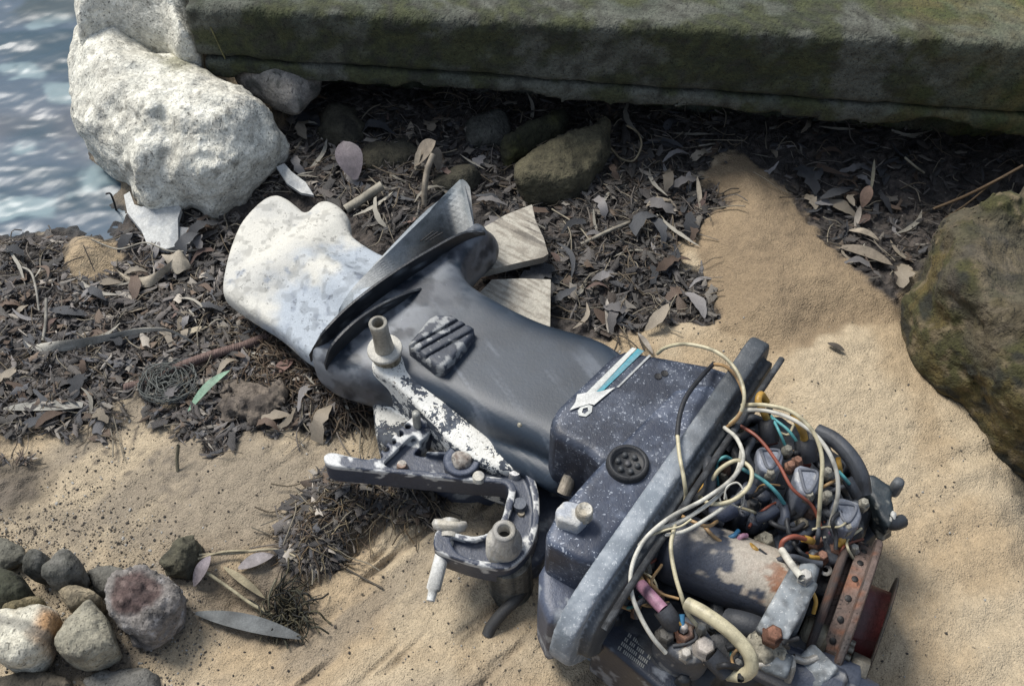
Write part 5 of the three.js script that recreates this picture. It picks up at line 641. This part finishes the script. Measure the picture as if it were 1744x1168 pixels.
plank('broken_board', 'short grey board end beside the torn white board', 'board', [[303, 386, 0.018], [326, 388, 0.018], [336, 412, 0.015], [303, 418, 0.012]], 0, 0.01, 0, M.chalky, speck([0.30, 0.31, 0.32], [0.18, 0.19, 0.20], 40));
function ribbon(name, label, cat, A, B, col, mat = M.dry) { // a curled strip between two traced edges
  const g = new THREE.BufferGeometry(), a = new THREE.CatmullRomCurve3(A.map((q) => PG(...q))).getPoints(26), b = new THREE.CatmullRomCurve3(B.map((q) => PG(...q))).getPoints(26), pos = [], idx = [];
  for (let i = 0; i < a.length; i++) for (let k = 0; k <= 4; k++) { const p = a[i].clone().lerp(b[i], k / 4); p.y += 0.004 * Math.sin(k / 4 * Math.PI); pos.push(p.x, p.y, p.z); }
  for (let i = 0; i < a.length - 1; i++) for (let k = 0; k < 4; k++) { const o = i * 5 + k; idx.push(o, o + 1, o + 5, o + 1, o + 6, o + 5); }
  g.setAttribute('position', new THREE.Float32BufferAttribute(pos, 3)); g.setIndex(idx); g.computeVertexNormals(); return thing(paint(g, col), mat, name, label, cat);
}
ribbon('bark_curl', 'curled cream strip of bark bent into a U shape on the mud', 'bark', [[186, 434, 0.03], [196, 456, 0.02], [218, 470, 0.02], [250, 470, 0.02], [276, 456, 0.025], [300, 436, 0.03]], [[190, 446, 0.012], [204, 470, 0.012], [226, 484, 0.010], [254, 488, 0.010], [284, 470, 0.012], [308, 458, 0.012]], aged2([0.52, 0.45, 0.34]));
ribbon('bark_piece', 'crumpled pale bark piece beside the curled cream strip', 'bark', [[274, 434, 0.025], [290, 428, 0.03], [306, 430, 0.03], [318, 440, 0.025]], [[286, 452, 0.015], [298, 460, 0.02], [312, 462, 0.015], [326, 456, 0.010]], aged2([0.56, 0.49, 0.38]));
ribbon('reed_strip', 'long bleached reed strip arching across the mud with a forked tip', 'reed', [[34, 572, 0.02], [48, 584, 0.015], [100, 580, 0.02], [170, 570, 0.03], [240, 558, 0.035], [290, 562, 0.03], [330, 582, 0.015]], [[40, 580, 0.01], [54, 596, 0.008], [104, 592, 0.010], [172, 584, 0.015], [240, 568, 0.025], [290, 568, 0.02], [330, 586, 0.01]], aged2([0.46, 0.44, 0.38]));
blade('reed_leaf', 'broad grey reed blade lying where dark litter meets sand', 'reed', [5, 696], [140, 690], 0.022, [0.36, 0.35, 0.31], { bend: 0.02, tip: 0.86 });
blade('green_leaf', 'fresh pale green curved leaf standing out on brown litter', 'leaf', [320, 700, 0.006], [392, 630, 0.02], 0.016, [0.25, 0.42, 0.29], { bend: 0.12, mat: M.leaf });
blade('tan_leaf', 'cream coloured leaf at the end of the bleached reed strip', 'leaf', [306, 572], [354, 556], 0.014, [0.55, 0.48, 0.35], { bend: 0.08 });
blade('purple_leaf', 'large broad lilac grey leaf with a thin stalk, hanging below the slab', 'leaf', [606, 306, 0.02], [584, 240, 0.06], 0.055, [0.24, 0.205, 0.215], { bend: 0.1, mat: M.leaf });
blade('long_leaf', 'long grey brown leaf at the shaded edge of the sand mound', 'leaf', [1430, 420], [1522, 452], 0.028, [0.26, 0.22, 0.17], { bend: 0.08 });
blade('pale_leaf', 'narrow pale leaf standing upright beside the square grey board', 'leaf', [1036, 566, 0.004], [1034, 508, 0.02], 0.010, [0.47, 0.43, 0.37], { bend: 0.05 });
blade('pale_leaf', 'narrow pale leaf upright at the tip of the sand mound', 'leaf', [1194, 360, 0.004], [1188, 298, 0.03], 0.010, [0.46, 0.40, 0.31], { bend: 0.05 });
blade('pale_leaf', 'slim grey leaf pointing at the cowl pan', 'leaf', [1112, 602, 0.01], [1086, 566, 0.012], 0.010, [0.36, 0.32, 0.27], { bend: 0.06 });
blade('orange_leaf', 'leaf with orange tip upright in the shaded litter', 'leaf', [1468, 356, 0.01], [1482, 315, 0.05], 0.024, [0.34, 0.23, 0.17], { bend: 0.08 });
blade('thin_leaf', 'thin pale leaf hanging under the orange tipped leaf', 'leaf', [1456, 390, 0.006], [1466, 350, 0.02], 0.012, [0.36, 0.32, 0.27], {});
blade('thin_leaf', 'thin stalk like leaf above the orange tipped leaf', 'leaf', [1486, 322, 0.04], [1490, 270, 0.07], 0.007, [0.30, 0.27, 0.19], {});
blade('cream_leaf', 'curled cream leaf at the foot of the orange tipped leaf', 'leaf', [1446, 392], [1500, 404], 0.016, [0.42, 0.36, 0.28], { bend: 0.15 });
blade('dark_leaf', 'single small dark leaf lying alone on bright sand', 'leaf', [1410, 584], [1440, 598], 0.012, [0.085, 0.07, 0.055], { bend: 0.05 });
blade('white_leaf', 'small white leaf lying at the foot of the mossy boulder', 'leaf', [1692, 704], [1696, 724], 0.008, [0.62, 0.60, 0.55], { bend: 0.08 });
blade('reed_leaf', 'blue grey broad reed blade sunk in the sand hollow', 'reed', [332, 1044, 0.010], [512, 1086, 0.016], 0.026, [0.17, 0.18, 0.18], { bend: 0.05, tip: 0.95 });
blade('lilac_leaf', 'curved lilac leaf beside the lone mossy stone', 'leaf', [330, 998, 0.006], [358, 946, 0.02], 0.020, [0.31, 0.27, 0.29], { bend: 0.1 });
blade('lilac_leaf', 'flat lilac leaf below the dry stem on the sand', 'leaf', [405, 968], [468, 948], 0.022, [0.33, 0.30, 0.30], { bend: 0.08 });
blade('split_leaf', 'rusty pink leaf fallen among roots below the gearcase', 'leaf', [466, 640], [500, 612], 0.022, [0.25, 0.155, 0.13], { bend: 0.1 });
blade('reed_leaf', 'straw coloured reed blade poking out of the sand hollow', 'reed', [380, 965, 0.004], [452, 1020, 0.012], 0.012, [0.36, 0.31, 0.2], { bend: 0.06 });
// sticks, stems and cords, each one a thing
const stick = (name, label, cat, list, r, col, seg = 30, rad = 8) => thing(tube(list.map((q) => PG(...q)), r, aged2(col), seg, rad), M.dry, name, label, cat);
stick('bamboo_stick', 'short frayed bamboo stick lying behind the gearcase', 'stick', [[588, 356, 0.012], [612, 342, 0.02], [652, 318, 0.03]], 0.0095, [0.40, 0.37, 0.30], 20, 10);
stick('dry_stem', 'pale straw stem lying across the sand by the lone mossy stone', 'stem', [[338, 945, 0.02], [400, 942, 0.012], [470, 936, 0.012], [515, 952, 0.008]], 0.0022, [0.46, 0.40, 0.27]);
stick('dry_stem', 'second straw stem doubled over by the lone mossy stone', 'stem', [[336, 952, 0.02], [380, 940, 0.018], [440, 938, 0.014]], 0.002, [0.44, 0.38, 0.25]);
stick('dry_stem', 'straw stem slanting into the sand hollow', 'stem', [[350, 974, 0.015], [395, 1005, 0.018], [430, 1030, 0.015], [462, 1046, 0.006]], 0.0028, [0.48, 0.43, 0.29]);
stick('dry_stem', 'thin upright straw bent over the sand hollow', 'stem', [[458, 1042, 0.006], [458, 1015, 0.03], [470, 985, 0.045]], 0.0014, [0.46, 0.42, 0.28]);
stick('dry_stem', 'short dark stem stuck in the sand above the stones', 'stem', [[302, 802, 0.0], [301, 780, 0.02], [303, 758, 0.04]], 0.003, [0.20, 0.18, 0.12]);
stick('twig', 'long thin dark twig lying on ripple marked sand', 'twig', [[562, 945, 0.004], [590, 968, 0.005], [625, 988, 0.005], [652, 1002, 0.004]], 0.0016, [0.10, 0.085, 0.065]);
stick('branch', 'thin brown branch reaching into the shade from the mossy boulder', 'branch', [[1744, 282, 0.14], [1690, 312, 0.10], [1640, 334, 0.06], [1590, 356, 0.02]], 0.003, [0.17, 0.115, 0.065]);
stick('branch', 'finer fork of the brown branch by the mossy boulder', 'branch', [[1690, 312, 0.10], [1650, 345, 0.05], [1610, 372, 0.01]], 0.0018, [0.17, 0.12, 0.07]);
stick('stalk', 'bright pale stalk poking from deep shade below the slab', 'stalk', [[1542, 268, 0.05], [1558, 282, 0.03], [1574, 296, 0.012]], 0.0024, [0.46, 0.42, 0.31]);
stick('looped_stem', 'looped straw stem next to the wedge shaped mossy rock', 'stem', [[1040, 252, 0.01], [1058, 270, 0.015], [1078, 274, 0.02], [1092, 250, 0.03], [1086, 225, 0.04], [1068, 214, 0.045]], 0.0022, [0.36, 0.30, 0.19]);
stick('dry_stem', 'pale bent stem curling over dark litter above the boards', 'stem', [[940, 356, 0.02], [985, 385, 0.015], [1005, 410, 0.012]], 0.0016, [0.36, 0.32, 0.24]);
stick('dry_stem', 'flat grey stem bundle slanting across litter by the sand mound', 'stem', [[990, 414, 0.01], [1040, 392, 0.018], [1090, 372, 0.012]], 0.0036, [0.34, 0.31, 0.25]);
stick('dry_stem', 'thin curled grey stem hooked over mud at the left edge of the litter', 'stem', [[30, 452, 0.01], [50, 462, 0.02], [60, 490, 0.025], [66, 530, 0.012]], 0.0022, [0.38, 0.36, 0.31]);
stick('dry_stem', 'short grey stem upright below the hooked stem', 'stem', [[72, 580, 0.004], [74, 545, 0.02], [78, 508, 0.03]], 0.003, [0.36, 0.34, 0.29]);
stick('dry_stem', 'thin stem springing from the torn white board over the mud', 'stem', [[155, 408, 0.012], [200, 424, 0.022], [250, 418, 0.03], [290, 430, 0.025], [345, 424, 0.012]], 0.0016, [0.42, 0.39, 0.32]);
stick('wire_hook', 'thin black bent wire standing in the shallows by the boulder', 'wire', [[180, 330, 0.06], [186, 328, 0.065], [192, 340, 0.045], [198, 360, 0.0]], 0.002, [0.03, 0.03, 0.035]);
stick('grass_stem', 'single long grass blade leaning over the slab end', 'grass', [[396, 128, 0.12], [376, 85, 0.19], [358, 46, 0.25]], 0.0016, [0.20, 0.19, 0.08]);
{ // torn bark standing on a stem
  const r = top(new THREE.Group(), 'torn_bark', 'torn tan bark flap on a stem standing behind the motor fin', 'bark'); const q = (a, b, u) => PG(a, b, u);
  part('stem', tube([q(722, 352, 0), q(724, 320, 0.03), q(728, 288, 0.06), q(738, 262, 0.08)], 0.006, aged2([0.38, 0.33, 0.26]), 24, 8), M.dry, r);
  part('flap', leafGeo(q(706, 282, 0.04), q(742, 240, 0.09), 0.045, 0.1, aged2([0.33, 0.28, 0.22])), M.dry, r); part('flap', leafGeo(q(748, 296, 0.02), q(742, 250, 0.08), 0.022, 0.1, aged2([0.30, 0.26, 0.21])), M.dry, r); part('flap', leafGeo(q(706, 284, 0.03), q(716, 250, 0.075), 0.018, 0.1, aged2([0.42, 0.37, 0.29])), M.dry, r);
}
{ // twisted rope half buried in litter
  const path = new THREE.CatmullRomCurve3([[212, 660, 0.010], [255, 642, 0.012], [310, 622, 0.014], [360, 604, 0.014], [415, 588, 0.012], [455, 572, 0.010]].map((q) => PG(...q))), root = top(new THREE.Group(), 'rope', 'old pinkish brown twisted rope half buried in leaf litter', 'rope');
  for (let s = 0; s < 3; s++) { const pts = []; for (let i = 0; i <= 220; i++) { const t = i / 220, c = path.getPoint(t), a = t * 150 + s * 2.094, tn = path.getTangent(t), sd = new THREE.Vector3(-tn.z, 0, tn.x).normalize(); pts.push(c.addScaledVector(sd, Math.cos(a) * 0.0042).add(new THREE.Vector3(0, Math.sin(a) * 0.0042, 0))); } part('strand', paint(new THREE.TubeGeometry(new THREE.CatmullRomCurve3(pts), 330, 0.0042, 5), aged2([0.20, 0.135, 0.115])), M.dry, root); }
}
{ // tangle of thin net or roots
  const root = top(new THREE.Group(), 'net_tangle', 'small round tangle of fine grey netting next to the rope', 'net'); const c = PG(288, 655, 0.012), gs = [];
  for (let i = 0; i < 46; i++) { const pts = []; let a = rnd() * 6.28, r = rr(0.01, 0.05); for (let k = 0; k < 7; k++) { a += rr(0.4, 1.1); r = clamp(r + rr(-0.018, 0.018), 0.006, 0.052); pts.push(new THREE.Vector3(c.x + Math.cos(a) * r, c.y + rr(0, 0.02), c.z + Math.sin(a) * r * 0.85)); } gs.push(paint(new THREE.TubeGeometry(new THREE.CatmullRomCurve3(pts), 26, 0.0009, 4), [0.17, 0.18, 0.165])); }
  const m = part('fibre', mergeGeometries(gs), M.dry, root); m.userData.kind = 'stuff';
}
rock({ name: 'mud_clod', label: 'lumpy brown mud clod below the green leaf', cat: 'mud clod', out: [[372, 690], [395, 660], [430, 645], [465, 655], [475, 690], [455, 715], [410, 722], [380, 715]], h: 0.005, T: 0.026, R: 0.06, cell: 0.0045, amp: 0.022, freq: 34, col: speck([0.17, 0.14, 0.115], [0.085, 0.07, 0.06], 40), bumps: 0.006 });
rock({ name: 'shadow_lump', label: 'dark lump in the sand standing in for the shadow below the clamp bracket', cat: 'stone', out: [[786, 832], [800, 824], [822, 828], [826, 846], [806, 856], [788, 848]], h: 0.0, T: 0.02, R: 0.025, cell: 0.004, amp: 0.004, freq: 30, col: speck([0.06, 0.055, 0.045], [0.03, 0.028, 0.024], 40) });  // near-black lump added in place of the shadow under the bracket bar
function strands(name, label, cat, list, n, len, r, cols, spread, up) { // tangled dry stems and roots
  const root = top(new THREE.Group(), name, label, cat), by = cols.map(() => []);
  for (let i = 0; i < n; i++) { const q = pick(list), p = PG(q[0] + rr(-1, 1) * spread, q[1] + rr(-1, 1) * spread * 0.7, 0.002), a = q[2] + rr(-1.2, 1.2), L = rr(0.4, 1) * len, pts = []; let x = p.x, z = p.z, an = a; for (let k = 0; k < 5; k++) { pts.push(new THREE.Vector3(x, G(x, z) + 0.002 + rr(0.2, 1) * up * Math.sin(Math.PI * (k + 0.6) / 5), z)); an += rr(-0.7, 0.7); x += Math.cos(an) * L / 4; z += Math.sin(an) * L / 4; } by[Math.floor(rnd() * cols.length)].push(new THREE.TubeGeometry(new THREE.CatmullRomCurve3(pts), 10, r * rr(0.5, 1.3), 4)); }
  cols.forEach((c, i) => { if (by[i].length) part('stems', paint(mergeGeometries(by[i]), aged2(c)), M.dry, root).userData.kind = 'stuff'; }); return root;
}
strands('root_clump', 'tangled clump of dry brown roots and grass under the clamp bracket', 'root clump', [[600, 830, 2.0], [640, 840, 2.2], [680, 850, 2.4], [700, 870, 2.5], [610, 870, 2.2], [570, 900, 2.2], [540, 920, 2.1], [560, 860, 2.3], [650, 880, 2.3]], 170, 0.07, 0.0009, [[0.26, 0.18, 0.10], [0.42, 0.34, 0.21], [0.12, 0.09, 0.06], [0.16, 0.115, 0.08]], 40, 0.018);
strands('root_clump', 'small dark weed clump in the sand hollow', 'weed clump', [[470, 1020, 0.5], [490, 1040, 0.8], [500, 1060, 1], [480, 1060, 2.4]], 110, 0.06, 0.0012, [[0.07, 0.07, 0.045], [0.12, 0.105, 0.06], [0.035, 0.035, 0.03]], 24, 0.03);
strands('root_clump', 'matted brown needles and roots along the edge of the gearcase', 'root clump', [[430, 575, 0.3], [460, 600, 0.4], [500, 640, 0.6], [540, 670, 0.5], [580, 690, 0.4], [440, 640, 0.5]], 240, 0.08, 0.0013, [[0.17, 0.115, 0.075], [0.09, 0.07, 0.055], [0.25, 0.19, 0.13]], 36, 0.02);

// --- fallen leaves: the larger ones are single things, the crumbs are litter
const sdMotor = sd2of([[380, 500], [410, 380], [470, 335], [560, 340], [660, 420], [790, 300], [845, 400], [800, 470], [1040, 580], [1140, 575], [1320, 565], [1480, 760], [1550, 890], [1500, 1130], [900, 1168], [880, 980], [730, 1000], [740, 900], [545, 800], [640, 700], [625, 620], [550, 640], [480, 570]]);
const sdPale = sd2of([[120, 60], [310, 60], [500, 220], [480, 270], [340, 345], [220, 340], [120, 200]]);
const litterAt = (zone, clump = false) => { for (let t = 0; t < 200; t++) { const px = rr(zone[0], zone[2]), py = rr(zone[1], zone[3]); if (zone[1] !== 790 && sdMotor(px, py) < 2 || sdPale(px, py) < 0) continue; const p = PG(px, py); if (sdWater(p.x, p.z) < 0.03) continue; if (mudAt(p.x, p.z) > 0.45) return { px, py, p }; } return null; };
const blank = (n = 8, curl = 0.1, tip = 1, w = 0.3, side = 0, rag = 0.15) => leafGeo(new THREE.Vector3(-0.5, 0, 0), new THREE.Vector3(0.5, 0, 0), w, curl, (x, y, z) => { const v = 0.82 + 0.35 * (fb(x * 9, 3, z * 14, 3) - 0.5); return [v, v, v]; }, { tip, n, twist: curl * 3, side, rag });
const variants = [blank(10, 0.10, 1, 0.32, 0.08), blank(10, 0.22, 1, 0.24, -0.12, 0.3), blank(10, -0.06, 0.85, 0.20, 0.16, 0.2), blank(10, 0.16, 0.9, 0.44, 0.05, 0.4), blank(10, 0.05, 1, 0.13, 0.2), blank(8, 0.3, 0.7, 0.30, 0.1, 0.6), blank(8, 0.12, 0.6, 0.22, -0.15, 0.5), blank(10, -0.12, 1, 0.17, -0.22, 0.3)];
const strips = [blank(12, 0.05, 1, 0.09, 0.14, 0.2), blank(12, 0.10, 0.85, 0.11, -0.2, 0.3), blank(12, 0.03, 1, 0.07, 0.06, 0.2)];
const looks = [
  ['lilac grey gum leaf lying', 'lilac grey fallen leaves', [0.29, 0.275, 0.27], 48, 0.04, 0.08],
  ['pale tan gum leaf lying', 'pale tan fallen leaves', [0.38, 0.325, 0.25], 44, 0.035, 0.075],
  ['dull brown gum leaf lying', 'dull brown fallen leaves', [0.16, 0.11, 0.08], 48, 0.04, 0.08],
  ['dark blue grey wet leaf lying', 'dark wet fallen leaves', [0.070, 0.074, 0.082], 56, 0.05, 0.09],
  ['rusty pinkish leaf lying', 'rusty pinkish fallen leaves', [0.22, 0.15, 0.125], 14, 0.035, 0.065],
  ['bleached straw coloured leaf strip lying', 'bleached leaf strips', [0.46, 0.43, 0.36], 46, 0.05, 0.11],
];
const zones = [[0, 390, 640, 770, 4], [500, 190, 1230, 580, 5], [1100, 220, 1560, 480, 3]];
for (const [label, group, c, n, l0, l1] of looks) {
  const mats = [0, 1].map((k) => { const m = (k ? M.dry : M.leaf).clone(); m.color = new THREE.Color().setRGB(...c.map((v) => v * (k ? 0.8 : 1.15))); return m; });
  for (let i = 0; i < n; i++) { const q = litterAt(zones[[0, 0, 0, 1, 1, 1, 1, 2, 2][Math.floor(rnd() * 9)]]); if (!q) continue; const m = shade(new THREE.Mesh(group[0] === 'b' ? strips[i % 3] : pick(variants), pick(mats))), L = rr(l0, l1) * (q.px < 500 ? 0.85 : 1); m.scale.set(L, L, L); m.position.copy(q.p); m.position.y += rr(0.004, 0.014); m.rotation.set(rr(-0.35, 0.35), rr(0, 6.28), rr(-0.25, 0.25)); const [wh, gw] = q.px < 500 ? ['on mud around the rope and netting', 'by the rope'] : q.px < 1150 ? ['in litter between the motor and the slab', 'below the slab'] : ['in shaded litter behind the sand mound', 'behind the sand mound']; top(m, 'fallen_leaf', label + ' ' + wh, 'leaf', group + ' ' + gw); }
}
const scrap = (() => { // a torn, bent scrap with a ragged outline
  const pos = [], idx = [], R = [0.5, 0.36, 0.5, 0.28, 0.44, 0.3, 0.52, 0.33, 0.42]; pos.push(0, 0.05, 0); R.forEach((r, i) => { const a = i / R.length * 6.283; pos.push(Math.cos(a) * r, 0.12 * Math.sin(a * 2 + 0.6) * r, Math.sin(a) * r * 0.5); }); for (let i = 0; i < R.length; i++) idx.push(0, 1 + (i + 1) % R.length, 1 + i);
  const q = new THREE.BufferGeometry(); q.setAttribute('position', new THREE.Float32BufferAttribute(pos, 3)); q.setIndex(idx); q.computeVertexNormals(); return paint(q, [1, 1, 1]); })();
{ // litter crumbs: small torn leaves
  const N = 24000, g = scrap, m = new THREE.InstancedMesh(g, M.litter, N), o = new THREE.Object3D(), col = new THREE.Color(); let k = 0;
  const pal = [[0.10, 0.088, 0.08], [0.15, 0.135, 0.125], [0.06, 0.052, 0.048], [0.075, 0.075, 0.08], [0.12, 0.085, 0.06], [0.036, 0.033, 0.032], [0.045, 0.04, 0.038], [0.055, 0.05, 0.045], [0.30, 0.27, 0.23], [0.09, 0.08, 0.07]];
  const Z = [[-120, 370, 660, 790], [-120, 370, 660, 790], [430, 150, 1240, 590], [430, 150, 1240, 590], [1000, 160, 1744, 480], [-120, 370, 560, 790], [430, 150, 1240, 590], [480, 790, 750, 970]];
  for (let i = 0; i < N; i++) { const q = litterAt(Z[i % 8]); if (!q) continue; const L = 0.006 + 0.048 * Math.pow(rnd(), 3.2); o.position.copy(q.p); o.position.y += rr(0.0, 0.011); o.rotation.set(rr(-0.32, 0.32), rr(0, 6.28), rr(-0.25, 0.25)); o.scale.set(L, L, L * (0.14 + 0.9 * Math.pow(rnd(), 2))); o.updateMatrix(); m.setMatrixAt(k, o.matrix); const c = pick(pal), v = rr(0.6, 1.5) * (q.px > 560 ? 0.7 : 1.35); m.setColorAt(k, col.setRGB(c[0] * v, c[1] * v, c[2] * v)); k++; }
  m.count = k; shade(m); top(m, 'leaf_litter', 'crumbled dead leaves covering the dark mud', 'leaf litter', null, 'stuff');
  // fine twigs and needles through the litter
  const T = 1300, gs = []; for (let i = 0; i < T; i++) { const q = litterAt(Z[i % 8]); if (!q) continue; const a = rr(0, 6.28), L = rr(0.02, 0.09), pts = []; let an = a, x = q.p.x, z = q.p.z; for (let j = 0; j < 4; j++) { pts.push(new THREE.Vector3(x, G(x, z) + rr(0.005, 0.016), z)); an += rr(-0.4, 0.4); x += Math.cos(an) * L / 3; z += Math.sin(an) * L / 3; } const c = pick([[0.20, 0.16, 0.11], [0.33, 0.29, 0.22], [0.07, 0.06, 0.05], [0.24, 0.21, 0.18]]); gs.push(paint(new THREE.TubeGeometry(new THREE.CatmullRomCurve3(pts), 7, rr(0.0006, 0.0016), 4), c)); }
  thing(mergeGeometries(gs), M.dry, 'twig_litter', 'thin twigs and needles strewn through the leaf litter', 'twigs', null, 'stuff');
}
{ // shell grit and crumbs on the sand
  const N = 20000, g = new THREE.IcosahedronGeometry(1, 0); paint(g, [1, 1, 1]); const m = new THREE.InstancedMesh(g, M.chalky, N), o = new THREE.Object3D(), col = new THREE.Color(); let k = 0;
  for (let i = 0; i < N * 2.6 && k < N; i++) { const px = rr(-20, 1764), py = rr(540, 1180); const p = PG(px, py); const mu = mudAt(p.x, p.z); if (mu > 0.5) continue; if (px > 1000 && rnd() < 0.75) continue; const gr = ss(0.02, -0.1, sdGrit(p.x, p.z)), w = fb(p.x * 6, 31, p.z * 6, 3); if (rnd() > 0.12 + 0.7 * gr + ss(0.5, 0.65, w) * 0.5) continue; const s = 0.0005 + 0.0020 * Math.pow(rnd(), 4) + gr * 0.0007 * rnd(); o.position.copy(p); o.position.y += s * 0.2; o.rotation.set(rnd() * 6, rnd() * 6, rnd() * 6); o.scale.set(s * rr(0.7, 1.6), s * rr(0.5, 1), s); o.updateMatrix(); m.setMatrixAt(k, o.matrix); const c = pick([[0.62, 0.60, 0.55], [0.42, 0.36, 0.28], [0.10, 0.09, 0.08], [0.13, 0.11, 0.09], [0.22, 0.19, 0.15], [0.06, 0.055, 0.05], [0.30, 0.25, 0.18]]); m.setColorAt(k, col.setRGB(...c)); k++; }
  m.count = k; shade(m); top(m, 'shell_grit', 'scattered shell grit and dark crumbs on the sand', 'grit', null, 'stuff');
}

renderer.render(scene, camera);
